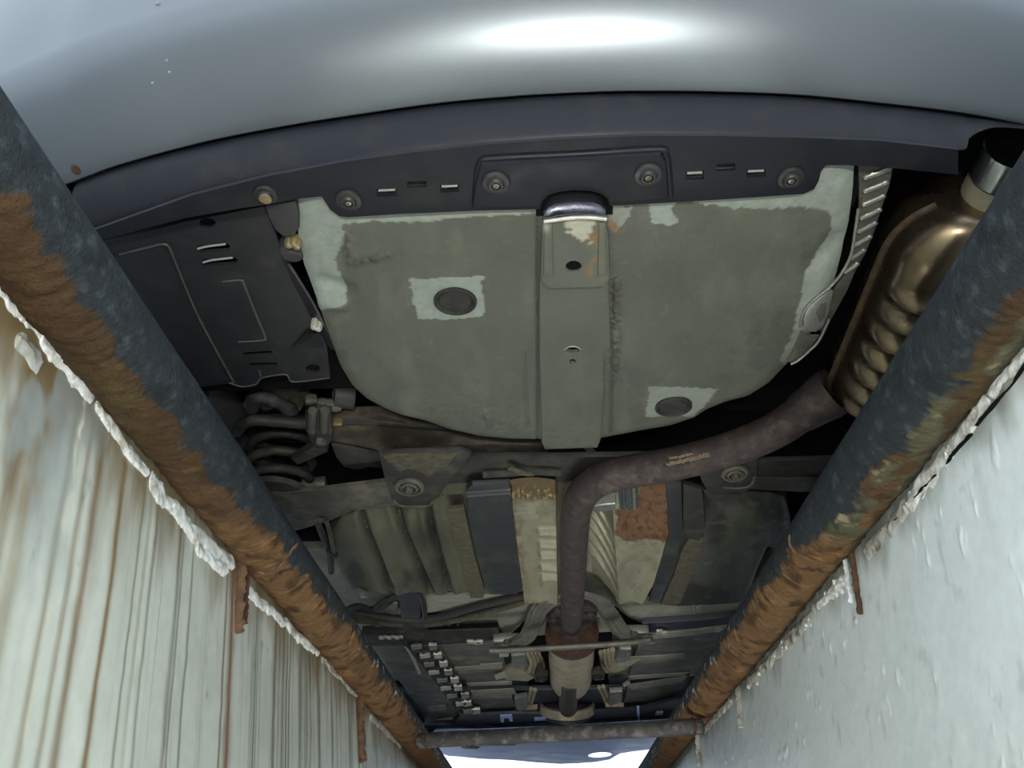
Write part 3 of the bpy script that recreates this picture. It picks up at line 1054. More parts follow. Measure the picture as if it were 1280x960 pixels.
pale = np.maximum(pale, inpoly(j2x, j2y, [(812, 482), (897, 487), (884, 504), (868, 520), (806, 521)]) * .85)
pale *= .72 + .4 * fbm(px / 25, py / 25, 57)
c = lerp3(c, PALE, np.clip(pale, 0, 1))
c = lerp3(c, srgb(128, 134, 124), np.clip(inpoly(jx, jy, [(1000, 395), (1034, 375), (1010, 425), (985, 460), (975, 450)]) * .7, 0, 1))
c = lerp3(c, srgb(124, 98, 62), sstep(.5, .65, fbm(px / 8, py / 8, 59)) * np.exp(-((px - 768) / 12) ** 2 - ((py - 283) / 12) ** 2))
c = lerp3(c, srgb(58, 58, 46), np.clip(seal * sstep(.4, .6, fbm(px / 4, py / 4, 8)), 0, .8))
c = lerp3(c, srgb(48, 50, 46), groove(770, 352, 768, 480, 6) * sstep(.58, .68, fbm(px / 3.5, py / 3.5, 69)))
for g_ in ((672, 268, 672, 550, 1.6), (766, 350, 764, 540, 1.6)):
    c = lerp3(c, srgb(50, 52, 48), groove(*g_) * .7)
n = len(B_)
Fc = [tuple(range(n))]
for i in range(len(rowsW) - 1):
    for k in range(n):
        k2 = (k + 1) % n
        Fc.append((i * n + k, i * n + k2, (i + 1) * n + k2, (i + 1) * n + k))
well = mobj('spare_wheel_well', PW, Fc, 'underseal', CAR, True, c, 45)
well['label'] = 'large grey-green pressed spare wheel well'


def paintplate(name, poly, z, t, parent, colfn, bev=.003, res=3.0, m='underseal', disp=None):
    """plate with a dense coloured underside"""
    P2 = np.asarray(poly, float)
    x0, y0 = P2.min(0); x1, y1 = P2.max(0)
    bm = plate_bm(pts([tuple(p) for p in poly], z), t, bev)
    bmesh.ops.subdivide_edges(bm, edges=[e for e in bm.edges if e.calc_length() > .02], cuts=3, use_grid_fill=True)
    bmesh.ops.triangulate(bm, faces=bm.faces)
    for _ in range(4):
        le = [e for e in bm.edges if e.calc_length() > res * .001]
        if not le:
            break
        bmesh.ops.subdivide_edges(bm, edges=le, cuts=1)
        bmesh.ops.triangulate(bm, faces=[f for f in bm.faces if len(f.verts) > 3])
    V = np.array([v.co[:] for v in bm.verts])
    u, w_ = proj(V)
    if disp:
        dd = disp(u, w_) * (V[:, 2] < z + bev * 1.05)
        for v_, q in zip(bm.verts, dd):
            v_.co.z += float(q)
    o = bobj(name, bm, m, parent)
    a = o.data.color_attributes.new('Col', 'FLOAT_COLOR', 'POINT')
    c4 = np.ones((len(V), 4), np.float32)
    c4[:, :3] = np.clip(colfn(u, w_), 0, 1)
    a.data.foreach_set('color', c4.ravel())
    return o


def dirtcol(u, w_):
    c = np.tile(np.array(srgb(86, 90, 80)), (len(u), 1))
    c *= (.82 + .36 * fbm(u / 30, w_ / 30, 81))[:, None]
    return c


plate_ch = paintplate('centre_channel', [(676, 300), (759, 298), (761, 352), (764, 438), (756, 442), (755, 500), (751, 550), (747, 560), (681, 562), (677, 553), (674, 440), (674, 360)], .2385, .010, well, dirtcol, .003, 14)
cut(plate_ch, [ellipse(716, 436.5, 10, 4.5), ellipse(716, 452, 4.5, 3)], .2385, dirtcol)
lathe('channel_hole_backing', [(0, -.001), (.017, -.001), (.017, .001)], uz(716, 435, .2455), (0, 0, 1), 'hole', well, 16)
lathe('channel_hole_backing', [(0, -.001), (.008, -.001), (.008, .001)], uz(716, 451, .2455), (0, 0, 1), 'hole', well, 16)
ptube('hole_rim', [(706, 437), (710, 434), (716, 433), (722, 434), (726, 437)], .2385, .0012, 'pale', well, 12, 6)


def towcol(u, w_):
    c = dirtcol(u, w_) * 1.1
    ru = sstep(.42, .58, fbm(u / 9, w_ / 9, 83))
    c = lerp3(c, srgb(132, 102, 64), ru * np.exp(-((u - 745) / 12) ** 2 - ((w_ - 335) / 16) ** 2))
    c = lerp3(c, srgb(128, 98, 60), ru * np.exp(-((u - 742) / 9) ** 2 - ((w_ - 298) / 22) ** 2))
    c = lerp3(c, srgb(186, 184, 164), inpoly(u + 8 * ru, w_ + 6 * ru, [(716, 280), (742, 276), (742, 305), (716, 300)]) * .8)
    c = lerp3(c, srgb(172, 172, 156), np.exp(-((u - 682) / 5) ** 2 - ((w_ - 284) / 6) ** 2) * .8)
    return c


tow = paintplate('tow_bracket', [(679, 274), (718, 271), (757, 272), (761, 300), (762, 350), (755, 360), (685, 362), (676, 352), (677, 300)], .233, .012, well, towcol, .003, 8)
cut(tow, [ellipse(717, 333, 10, 7)], .233, towcol)
lathe('bracket_hole_backing', [(0, -.001), (.014, -.001), (.014, .001)], uz(717, 331.5, .2374), (0, 0, 1), 'hole', tow, 16)
for x0, x1 in ((679, 691), (747, 758)):
    paintplate('bracket_rib', [(x0 + 1, 280), (x1, 279), (x1 + 1, 345), (x0, 347)], .230, .008, tow, towcol, .003, 8)
plate('tow_recess_shade', [(670, 236), (766, 232), (766, 268), (670, 270)], .2435, .004, 'hole', well, 0)  # flat black sheet in place of the shade in a deep recess
te = plate('tow_eye', [(679, 276), (679, 268), (684, 260), (694, 255), (718, 252), (742, 253), (752, 257), (758, 265), (758, 273), (740, 271), (718, 270), (698, 272)], .2300, .013, 'bluechrome', well, .0055)
ptube('tow_eye_edge', [(680, 277), (700, 274), (718, 272), (740, 272), (758, 274)], .2305, .0028, 'litclip', te, 24, 8)


for (x, y, rx) in ((569, 377, 26), (842, 509, 22)):
    r = rx * mpp(x, y, ZW)
    p = uz(x, y, ZW - .002)
    lathe('drain_plug', [(r * 1.05, .004), (r * 1.03, -.0015), (r * .93, -.003), (r * .86, -.001), (r * .80, .0005), (r * .74, -.001), (r * .3, -.0015), (0, -.0015)], p, (0, 0, 1), 'darksteel', well, 32)

# ------------------------------------------------------------------ left black side cover
lc = [(60, 330), (125, 305), (232, 277), (330, 258), (348, 300), (360, 332), (378, 362), (409, 435), (413, 473), (367, 478), (357, 469), (328, 473), (320, 481), (302, 484), (290, 479), (245, 485), (120, 495)]
lp = plate('side_cover', lc, .272, .006, 'blackplate', CAR, .002)
lp['label'] = 'black moulded side cover with slots'
cut(lp, [ellipse(259, 279, 10.5, 6.5, 20), rrect(245, 307, 288, 316, 2), rrect(252, 324, 297, 333, 2), rrect(303, 440.5, 341, 446.5, 2), rrect(310, 454, 347, 460, 1), ellipse(391, 461, 9, 5.5, 20)], .272)
box('cover_backing', uz(300, 380, .32), (.42, .50, .004), 'hole', lp, 0)
for poly, r in (([(150, 318), (185, 309), (204, 305), (212, 310), (220, 330), (250, 400), (292, 477)], .0030), ([(278, 352), (300, 350), (305, 355), (318, 388), (331, 420), (328, 425), (298, 427)], .0022), ([(326, 470), (324, 462)], .002), ([(286, 478), (302, 483), (320, 480), (328, 472), (357, 468), (367, 477), (412, 472)], .002)):
    ptube('moulded_rib', poly, .2725, r * .8, 'ribplastic', lp, 60, 8)
plate('lowered_panel', [(70, 345), (150, 322), (203, 309), (212, 318), (246, 400), (286, 476), (245, 482), (130, 488)], .267, .006, 'blackplate', lp, .003)
for x0, x1, y in ((247, 286, 307), (254, 295, 324)):
    ptube('slot_lip', [(x0, y + 4), (x0 + 12, y + 1), (x1 - 4, y - 2)], .2715, .0016, 'pale', lp, 12, 6)
ptube('flange_edge', [(361, 330), (392, 380), (422, 438)], .262, .0016, 'ribplastic', lp, 20, 6)
plate('folded_flange', [(349, 318, .272), (362, 330, .266), (394, 382, .262), (422, 438, .258), (413, 437, .264), (398, 414, .272), (368, 358, .272)], .268, .004, 'blackplate', lp, .001)
plate('rubber_tab', [(330, 258), (370, 251), (374, 268), (374, 286), (368, 296), (354, 297), (343, 288), (335, 272)], .246, .010, 'blackrubber', lp, .005)
lathe('cover_hole_backing', [(0, -.001), (.014, -.001), (.014, .001)], uz(391, 460, .2795), (0, 0, 1), 'hole', lp, 16)
lathe('cover_hole_backing', [(0, -.001), (.016, -.001), (.016, .001)], uz(259, 278, .2795), (0, 0, 1), 'hole', lp, 16)
lathe('rubber_mount', [(.018, .012), (.018, -.006), (.012, -.012), (0, -.012)], uz(366, 312, .262), (0, -.2, 1), 'blackrubber', lp, 20)
for x, y, z in ((361, 305, .243), (367, 304, .243), (371, 307, .243), (393, 408, .256), (398, 410, .256)):
    lathe('metal_clip', [(0, -.005), (.0045, -.004), (.006, 0), (.006, .012)], uz(x, y, z), (0, 0, 1), 'brass' if x < 380 else 'litclip', lp, 8)
bm = bmesh.new()
a_, b_, c_, d_, e_ = [uz(x, y, z) for x, y, z in ((364, 435, .27), (405, 434, .27), (398, 415, .27), (382, 417, .27), (386, 425, .255))]
vs = [bm.verts.new(p) for p in (a_, b_, c_, d_, e_)]
for f_ in ((0, 1, 4), (1, 2, 4), (2, 3, 4), (3, 0, 4)):
    bm.faces.new([vs[k] for k in f_])
bobj('moulded_boss', bm, 'blackplate', lp, True, 60)

# ------------------------------------------------------------------ ribbed shield strip beside the muffler
st = plate('ribbed_strip', [(1073, 200), (1118, 202), (1112, 232), (1103, 258), (1093, 290), (1083, 315), (1069, 340), (1060, 362), (1040, 398), (1028, 416), (1020, 410), (1030, 385), (1042, 362), (1058, 340), (1068, 312), (1073, 280), (1074, 240)], .256, .004, 'dirtysteel', CAR, .0015)
for k in range(8):
    t = k / 7
    x = 1096 - 8 * t - 24 * t * t; y = 216 + 118 * t
    hw = 17 - 8 * t
    rough_tube('pressed_rib', pts([(x - hw, y + 7), (x, y + 1), (x + hw, y - 6)], .2545), .0042, 'ribmetal', st, 12, 8, .8, .1, 6, k)
ptube('strip_edge', [(1073, 262), (1069, 290), (1064, 318), (1053, 340), (1038, 358), (1020, 372), (1008, 384), (1002, 398), (1001, 408)], .2445, .0022, 'ribmetal', st, 40, 8)
ptube('strip_edge', [(1036, 400), (1024, 425), (1012, 438), (998, 450), (989, 455)], .2445, .0022, 'ribmetal', st, 24, 8)
plate('strip_tongue', [(1004, 398), (1010, 384), (1022, 374), (1036, 364), (1042, 366), (1036, 392), (1030, 408), (1020, 416), (1010, 415), (1004, 408)], .243, .005, 'ribmetal', st, .004)
plate('strip_pad', [(1020, 392), (1027, 380), (1034, 378), (1032, 396), (1025, 404)], .2415, .003, 'dirtysteel', st, .002)
plate('well_flap', [(1001, 412), (1012, 420), (1024, 420), (1012, 436), (992, 454), (984, 452), (992, 436)], .247, .003, 'dirtysteel', st, .001)

# ------------------------------------------------------------------ muffler and exhaust
Zm = .285
mA = uz(1040, 468, Zm); mB = uz(1095, 335, Zm)
ax = (mB - mA); ax[2] = 0; ax /= np.linalg.norm(ax)
nr = np.array([-ax[1], ax[0], 0]); nr = nr if nr[0] > 0 else -nr
hwid = .115
pF = mA - ax * .085 + nr * hwid            # front end of the body, on its axis
pR = mB + ax * .135 + nr * hwid            # rear end
Lm = np.linalg.norm(pR - pF)
nS, nA = 150, 64
V = []; Fc = []
for i in range(nS):
    s = i / (nS - 1)
    d = s * Lm
    e = min(1, d / .085); e2 = min(1, (Lm - d) / .10)
    k = (1 - (1 - e) ** 2.2) ** .5 * (1 - (1 - e2) ** 2.4) ** .5
    kx = .45 + .55 * k if s < .5 else .30 + .70 * k
    kz = .40 + .60 * k if s < .5 else .40 + .60 * k
    if i in (0, nS - 1):
        kx *= .9; kz *= .9
    cpt = pF + ax * d
    fr = (d - .035) / (Lm - .145)
    rb = 0
    if 0 < fr < 1:
        ph = (fr * 7) % 1
        rb = (.5 - .5 * math.cos(2 * PI * ph)) ** 1.3 * .019 * min(1, min(fr, 1 - fr) * 12)
    for j in range(nA):
        a = 2 * PI * j / nA
        ca, sa = math.cos(a), math.sin(a)
        px_ = hwid * kx * np.sign(ca) * abs(ca) ** .85
        pz_ = .082 * kz * np.sign(sa) * abs(sa) ** .8
        low = max(0, -sa) ** .6 if sa < 0 else 0
        side_ = max(0, 1 - abs(ca) ** 8)
        pz_ -= rb * low * side_
        V.append(cpt + nr * px_ + np.array([0, 0, pz_]))
for i in range(nS - 1):
    for j in range(nA):
        j2 = (j + 1) % nA
        Fc.append((i * nA + j, i * nA + j2, (i + 1) * nA + j2, (i + 1) * nA + j))
Fc.append(tuple(range(nA))); Fc.append(tuple((nS - 1) * nA + j for j in range(nA)))
muf = mobj('muffler', V, Fc, 'muffler', CAR, True, None, 60)
muf['label'] = 'tarnished golden brown ribbed muffler'
V = np.array(V)
seam = [V[i * nA + nA // 2] + np.array([0, 0, -.004]) for i in range(2, nS - 2, 4)]
seam2 = [V[i * nA] + np.array([0, 0, -.004]) for i in range(2, nS - 2, 4)]
tube('muffler_seam', seam, .0075, 'mufflerseam', muf, 8, 90, .7)
tube('muffler_seam', seam2, .0075, 'mufflerseam', muf, 8, 90, .7)
# tail pipe
tp = [pR + np.array([0, 0, .005]) - ax * .03, uz(1228, 262, .288), uz(1240, 240, .287), uz(1251, 220, .286)]
tpo = tube('tail_pipe', tp, .036, 'catbody', CAR, 24, 24)
e0 = uz(1252, 218, .286); e1 = uz(1273, 182, .284)
dv = (e1 - e0) / np.linalg.norm(e1 - e0)
Lt = float(np.linalg.norm(e1 - e0))
lathe('tail_pipe_tip', [(.036, 0), (.040, .003), (.0405, Lt - .004), (.039, Lt), (.036, Lt - .002), (.0355, Lt - .01)], e0, dv, 'chrome', tpo, 32)
lathe('tail_pipe_bore', [(.0356, Lt - .004), (.035, Lt - .05), (0, Lt - .05)], e0, dv, 'hole', tpo, 32)
# exhaust pipe
ex = [uz(1025, 500, .268), uz(1008, 512, .262), uz(965, 540, .250), uz(910, 562, .244), uz(850, 578, .240), uz(795, 588, .238), uz(757, 597, .236), uz(733, 612, .236), uz(721, 636, .240), uz(718, 670, .244), uz(717, 710, .246), uz(715, 760, .246), uz(714, 786, .246)]
exo = tube('exhaust_pipe', ex, .0325, 'exhaust', CAR, 28, 160)
exo['label'] = 'brown rusty exhaust pipe bending forward'
bw = np.array(ex)
lathe('pipe_collar', [(.0335, -.006), (.0355, -.005), (.0365, .004), (.038, .02), (.043, .05), (.042, .07)], bw[1] + (bw[2] - bw[1]) * .1, bw[0] - bw[2], 'exhaust', exo, 28)
rough_tube('rust_scale', pts([(833, 581), (846, 578), (858, 575), (872, 572), (887, 568)], .2085), .0065, 'scale', exo, 60, 10, .3, 1.3, 50, 61)
rough_tube('rust_scale', pts([(836, 573), (850, 571), (866, 567)], .2085), .004, 'scale', exo, 40, 10, .3, 1.3, 40, 62)
# ring weld in the bend
rough_tube('bend_weld', pts([(727, 640), (735, 634), (741, 624), (743, 618)], .215), .006, 'rustdark', exo, 24, 8, .8, .5, 20, 6)

# ------------------------------------------------------------------ rear suspension, left
spx, spy, _z = uz(345, 612, .262)
turns = 5.2
P = []
for t in np.linspace(0, 1, 220):
    a = 2 * PI * turns * t + 2.2
    rr2 = .066 * (1 - .15 * max(0, t - .8) / .2)
    P.append((spx + rr2 * math.cos(a), spy + rr2 * math.sin(a), .262 + .21 * t))
sp = tube('coil_spring', P, .0098, 'darksteel', CAR, 10)
lathe('spring_seat', [(.02, -.008), (.060, -.006), (.066, .004), (.05, .008), (0, .008)], (spx, spy, .258), (0, 0, 1), 'darksteel', CAR, 28)
lathe('spring_cup', [(.02, -.05), (.045, -.04), (.075, -.01), (.080, .03), (0, .03)], (spx, spy, .455), (0, 0, 1), 'brownsteel', CAR, 28)
tube('stabiliser_bar', [uz(296, 540, .30), uz(304, 530, .30), uz(320, 525, .30), uz(350, 527, .30), uz(384, 529, .30), uz(450, 524, .305), uz(560, 532, .31), uz(700, 538, .32)], .011, 'darksteel', CAR, 12, 70)
plate('axle_beam', [(411, 524), (440, 520), (472, 519), (510, 527), (550, 540), (600, 552), (680, 556), (720, 560), (735, 576), (640, 575), (560, 574), (478, 572), (450, 566), (420, 560), (408, 545)], .300, .02, 'brownsteel', CAR, .005)
plate('beam_lip', [(414, 556), (440, 560), (475, 568), (480, 586), (462, 584), (446, 588), (430, 584), (420, 572)], .292, .005, 'darksteel', CAR, .003)
clv = plate('link_clevis', [(381, 520), (396, 512), (414, 515), (416, 540), (415, 552), (408, 561), (394, 561), (387, 551), (382, 540)], .280, .012, 'darksteel', CAR, .006)
for x in (391, 406):
    ptube('clevis_rib', [(x, 513), (x - 1, 526), (x - 1, 538)], .278, .0085, 'dirtysteel', clv, 14, 8)
lathe('pivot_bolt', [(.011, .01), (.011, -.006), (.008, -.009), (0, -.009)], uz(401, 551, .279), (0, -.3, 1), 'dirtysteel', clv, 6)
for x, y in ((388, 499), (402, 504), (412, 505), (419, 508)):
    lathe('lock_nut', [(0, -.011), (.009, -.009), (.011, 0), (.009, .01), (0, .011)], uz(x, y, .30), (1, .4, .3), 'dirtysteel', clv, 8)
plate('spring_link', [(364, 575), (392, 558), (404, 560), (410, 565), (388, 575), (372, 582)], .285, .015, 'darksteel', CAR, .004)
plate('bump_plate', [(315, 480), (360, 478), (388, 490), (376, 515), (350, 510), (330, 515), (310, 500)], .35, .02, 'brownsteel', CAR, .006)
rough_tube('rubber_boot', pts([(312, 512), (322, 497), (340, 500), (358, 508), (366, 516)], .34), .014, 'blackrubber', CAR, 30, 10, .9, .4, 12, 12)
lathe('damper_eye', [(.012, -.02), (.024, -.018), (.026, .018), (.012, .02), (.012, -.02)], uz(430, 494, .32), (.9, .3, .1), 'darksteel', CAR, 18)
lathe('damper_eye', [(0, -.03), (.016, -.028), (.018, .02), (0, .024)], uz(395, 606, .285), (1, .1, .1), 'dirtysteel', CAR, 16)
box('hose_clip', uz(422, 527, .295), (.018, .008, .016), 'brass', CAR, .002)
plate('lower_arm', [(300, 622), (345, 617), (400, 613), (482, 603), (500, 612), (498, 632), (440, 640), (412, 652), (372, 664), (330, 662)], .248, .010, 'dirtysteel', CAR, .006)
arm = bpy.data.objects['lower_arm']
cut(arm, [ellipse(401, 649, 10, 3.2)], .248)
brk = plate('pivot_bracket', [(473, 566), (520, 564), (575, 562), (590, 567), (572, 590), (552, 614), (546, 624), (534, 633), (500, 631), (489, 625), (481, 600)], .236, .007, 'darksteel', CAR, .003)
plate('bracket_mud', [(480, 569), (572, 566), (560, 582), (545, 590), (534, 597), (526, 590), (510, 586), (500, 590), (490, 580), (484, 578)], .2335, .004, 'mud', brk, .0015)
ptube('bracket_edge', [(476, 567), (486, 575), (492, 570), (500, 582), (501, 592)], .2335, .0012, 'mud', brk, 30, 6)
ptube('bracket_edge', [(492, 624), (502, 632), (534, 632), (541, 626), (553, 618)], .236, .003, 'dirtysteel', brk, 30, 8)


def pivot(x, y, z, rp, parent):
    r = rp * mpp(x, y, z)
    p = uz(x, y, z)
    a = (0, .15, 1)
    b = lathe('bush_ring', [(r, .006), (r, -.005), (r * .9, -.008), (r * .74, -.008), (r * .70, -.002), (r * .60, -.002), (r * .57, -.009), (r * .45, -.010), (r * .42, -.003), (0, -.003)], p, a, 'dirtysteel', parent, 28)
    lathe('bolt_head', [(r * .30, 0), (r * .30, -.012), (r * .22, -.015), (r * .10, -.015), (r * .10, -.012), (0, -.012)], p, a, 'dirtysteel', b, 6)


pivot(512, 607, .233, 19, brk)
# right
plate('lower_arm', [(930, 577), (1000, 576), (1085, 573), (1080, 612), (1000, 616), (930, 612)], .252, .010, 'darksteel', CAR, .006)
ptube('arm_rib', [(940, 597), (1000, 598), (1070, 596)], .250, .005, 'darksteel', CAR, 20, 8)
brk2 = plate('pivot_bracket', [(872, 576), (900, 572), (948, 562), (946, 598), (941, 610), (930, 616), (898, 617), (884, 614), (876, 600)], .240, .007, 'darksteel', CAR, .003)
pivot(918, 590, .237, 17, brk2)
ptube('bracket_edge', [(903, 609), (925, 610), (938, 606), (943, 596)], .2385, .003, 'dirtysteel', brk2, 24, 8)
plate('bracket_lug', [(878, 612), (896, 616), (926, 617), (922, 626), (900, 628), (886, 624)], .25, .015, 'darksteel', brk2, .004)
# cross tubes of the subframe
plate('subframe_beam', [(545, 572), (700, 572), (870, 570), (870, 592), (840, 600), (700, 603), (600, 603), (560, 606), (545, 626), (532, 628), (560, 598)], .275, .012, 'darksteel', CAR, .006)
ptube('subframe_rib', [(604, 592), (640, 590), (664, 588), (700, 590)], .270, .010, 'darksteel', CAR, 20, 10)
rough_tube('mud_lump', pts([(636, 584), (650, 590), (668, 593)], .262), .008, 'mud', CAR, 16, 8, .6, .4, 8, 31)

# ------------------------------------------------------------------ fuel tank
def seg_d(u, w_, a, b):
    d = np.array([b[0] - a[0], b[1] - a[1]], float)
    t = np.clip(((u - a[0]) * d[0] + (w_ - a[1]) * d[1]) / (d @ d), 0, 1)
    return np.hypot(u - a[0] - t * d[0], w_ - a[1] - t * d[1])


TG = [((452, 648), (490, 738)), ((492, 636), (538, 738)), ((534, 640), (562, 738))]


def tank_disp(u, w_):
    z_ = (fbm(u / 45, w_ / 45, 151) - .5) * .012
    for a, b in TG:
        d = seg_d(u, w_, a, b)
        z_ = z_ + .014 * np.exp(-(d / 4.0) ** 2) - .006 * np.exp(-((d - 9) / 5.0) ** 2)
    return z_ + .02 * sstep(668, 630, w_)


def tank_col(u, w_):
    c = np.tile(np.array(srgb(86, 86, 70)), (len(u), 1))
    c *= (.72 + .56 * fbm(u / 34, w_ / 34, 153))[:, None]
    c = lerp3(c, srgb(30, 31, 29), sstep(.48, .72, fbm(u / 26, w_ / 40, 157)) * .7)
    c = lerp3(c, srgb(28, 29, 27), np.exp(-((u - 535) / 26) ** 2 - ((w_ - 668) / 20) ** 2) * .8)  # soft shade painted onto the set-back part of the tank
    for a, b in TG:
        c = lerp3(c, srgb(24, 25, 23), np.exp(-(seg_d(u, w_, a, b) / 3.5) ** 2) * .7)  # shade painted along the pressed grooves
    c = lerp3(c, srgb(84, 82, 66), sstep(.6, .8, fbm(u / 9, w_ / 5, 159)) * .4)
    return c


def tank_disp2(u, w_):
    return (fbm(u / 45, w_ / 45, 161) - .5) * .016 + .03 * sstep(655, 618, w_) + .02 * np.exp(-(seg_d(u, w_, (962, 690), (940, 745)) / 4) ** 2) - .006 * np.exp(-((seg_d(u, w_, (880, 700), (940, 662)) - 0) / 12) ** 2)


def tank_col2(u, w_):
    c = np.tile(np.array(srgb(70, 72, 64)), (len(u), 1))
    c *= (.66 + .6 * fbm(u / 30, w_ / 30, 163))[:, None]
    c = lerp3(c, srgb(26, 27, 26), np.clip(sstep(.45, .7, fbm(u / 30, w_ / 30, 165)) * .7, 0, 1))
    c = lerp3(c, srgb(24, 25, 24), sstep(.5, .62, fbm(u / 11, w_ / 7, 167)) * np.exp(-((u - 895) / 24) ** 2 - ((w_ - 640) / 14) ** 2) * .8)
    c = lerp3(c, srgb(92, 92, 80), sstep(.58, .8, fbm(u / 14, w_ / 6, 169)) * .55)
    return c


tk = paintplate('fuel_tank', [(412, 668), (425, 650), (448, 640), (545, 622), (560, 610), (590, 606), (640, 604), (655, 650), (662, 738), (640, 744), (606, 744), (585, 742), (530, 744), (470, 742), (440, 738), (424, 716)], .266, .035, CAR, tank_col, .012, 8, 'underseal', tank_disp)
tk['label'] = 'dusty black plastic fuel tank'
plate('tank_strap', [(559, 637), (580, 634), (592, 690), (606, 738), (604, 748), (588, 748), (583, 725), (572, 690)], .2545, .008, 'mud', tk, .002)
plate('tank_step', [(583, 612), (590, 606), (637, 604), (648, 700), (653, 738), (646, 744), (612, 744), (604, 730), (595, 690), (584, 645)], .250, .010, 'tankblue', tk, .008)
ptube('tank_step_roll', [(584, 616), (610, 614), (639, 612)], .252, .012, 'tankblue', tk, 16, 12)
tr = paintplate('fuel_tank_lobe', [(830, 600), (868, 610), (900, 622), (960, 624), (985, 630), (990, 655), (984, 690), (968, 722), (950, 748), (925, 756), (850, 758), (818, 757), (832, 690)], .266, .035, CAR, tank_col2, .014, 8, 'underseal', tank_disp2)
plate('tank_strap', [(862, 672), (880, 672), (868, 712), (850, 755), (826, 756), (842, 720), (852, 690)], .2545, .008, 'mud', tr, .002)
plate('tank_strap_arm', [(854, 605), (878, 612), (882, 660), (874, 676), (858, 674), (854, 660)], .252, .008, 'darksteel', tr, .003)
plate('tank_step', [(832, 600), (852, 602), (854, 665), (844, 705), (826, 752), (812, 752), (828, 700), (836, 672)], .252, .012, 'tankblue', tr, .004)
tube('brake_hose', [uz(398, 655, .25), uz(404, 670, .252), uz(412, 690, .26), uz(414, 715, .27)], .008, 'blackrubber', CAR, 10, 24)
tube('hose_link', [uz(408, 652, .255), uz(413, 668, .25), uz(417, 690, .25)], .006, 'dirtysteel', CAR, 8, 14)
lathe('hose_end', [(0, -.02), (.008, -.02), (.008, .02), (0, .02)], uz(415, 690, .25), (.2, 1, 0), 'darksteel', CAR, 10)

# ------------------------------------------------------------------ heat shield of the exhaust tunnel
def X_at(x, y, z):
    return uz(x, y, z)


ys = np.linspace(600, 756, 150)
us = np.linspace(0, 1, 120)
rowsH = []
for y in ys:
    t = (y - 600) / 156
    xl = np.interp(y, [600, 660, 700, 756], [637, 643, 649, 656]); xr = np.interp(y, [600, 680, 720, 756], [832, 836, 822, 803])
    lf = np.interp(y, [600, 756], [694, 697]); rf = np.interp(y, [600, 640, 756], [764, 766, 774])
    R_ = []
    for u in us:
        # profile across: flat flap, tunnel, flat flap
        if u < .32:
            x = xl + (lf - xl) * u / .32; z = .262 + .006 * math.sin(u / .32 * PI)
        elif u < .68:
            q = (u - .32) / .36
            x = lf + (rf - lf) * q; z = .262 + .085 * math.sin(q * PI) ** .7
        else:
            q = (u - .68) / .32
            x = rf + (xr - rf) * q; z = .262 + .01 * math.sin(q * PI)
        b0 = uz(lf if u >= .32 else x, y, .262); b1 = uz(rf if u < .68 else x, y, .262)
        if .32 <= u < .68:
            q = (u - .32) / .36
            p = b0 * (1 - q) + b1 * q
        else:
            p = uz(x, y, .262)
        R_.append((p[0], p[1], z))
    rowsH.append(R_)
PH = np.array(rowsH)
# pressed ribs: short bars on the left flap, curved bars on the right tunnel flank
uu, yy = np.meshgrid(us, ys)
for yr in (664, 680, 694, 709, 721):
    PH[..., 2] -= .016 * np.exp(-((yy - yr + (uu - .25) * 20) / 2.4) ** 2) * sstep(.16, .19, uu) * sstep(.40, .34, uu)
for yr in (668, 686, 702, 718, 734):
    PH[..., 2] -= .014 * np.exp(-((yy - yr - (uu - .6) * 160) / 3.4) ** 2) * sstep(.45, .50, uu) * sstep(.70, .66, uu)
PH = PH.reshape(-1, 3)
u, v = uu.ravel(), yy.ravel()
c = np.tile(np.array(srgb(160, 159, 138)), (len(PH), 1))
c *= (.75 + .5 * fbm(u * 9, v / 30, 91))[:, None]
c = lerp3(c, srgb(110, 102, 82), sstep(.5, .75, fbm(u * 22, v / 9, 92)) * .35)
ru = inpoly(PH[:, 0] * 0 + u * 100 + 5 * (fbm(u * 30, v / 8, 95) - .5), v + 9 * (fbm(u * 30, v / 8, 96) - .5), [(70, 640), (84, 628), (88, 600), (101, 600), (101, 676), (90, 680), (74, 682), (69, 668)])
c = lerp3(c, srgb(128, 84, 52), ru * (.75 + .35 * (fbm(u * 50, v / 5, 97) - .3)))
c = lerp3(c, srgb(96, 64, 42), ru * sstep(.5, .7, fbm(u * 60, v / 5, 98)) * .7)
ru2 = sstep(634, 622, v + 8 * (fbm(u * 40, v / 6, 99) - .5)) * (u < .34)
c = lerp3(c, srgb(104, 84, 58), ru2 * .9)
c = lerp3(c, srgb(196, 178, 130), ru2 * sstep(.55, .68, fbm(u * 70, v / 4, 94)) * np.exp(-((v - 620) / 7) ** 2))
c = lerp3(c, srgb(120, 88, 60), np.exp(-((u) / .05) ** 2) * sstep(.4, .6, fbm(u * 60, v / 9, 93)) * .7)
n = len(us)
Fc = []
for i in range(len(ys) - 1):
    for k in range(n - 1):
        Fc.append((i * n + k, i * n + k + 1, (i + 1) * n + k + 1, (i + 1) * n + k))
hs = mobj('heat_shield', PH, Fc, 'shield', CAR, True, c, 60)
hs['label'] = 'dull silver ribbed heat shield with an orange rust patch'
plate('shield_bracket', [(740, 616), (769, 612), (770, 628), (769, 638), (742, 641), (737, 632)], .252, .02, 'ribmetal', hs, .003)
ptube('bracket_bead', [(742, 632), (756, 630), (769, 629)], .250, .0025, 'litclip', hs, 12, 6)
plate('shield_clamp', [(773, 608), (797, 606), (798, 636), (775, 637)], .250, .02, 'clamp', hs, .005)
ptube('clamp_rib', [(792, 608), (793, 636)], .247, .004, 'ribmetal', hs, 8, 8)
ptube('clamp_rib', [(779, 609), (780, 636)], .247, .004, 'clamp', hs, 8, 8)

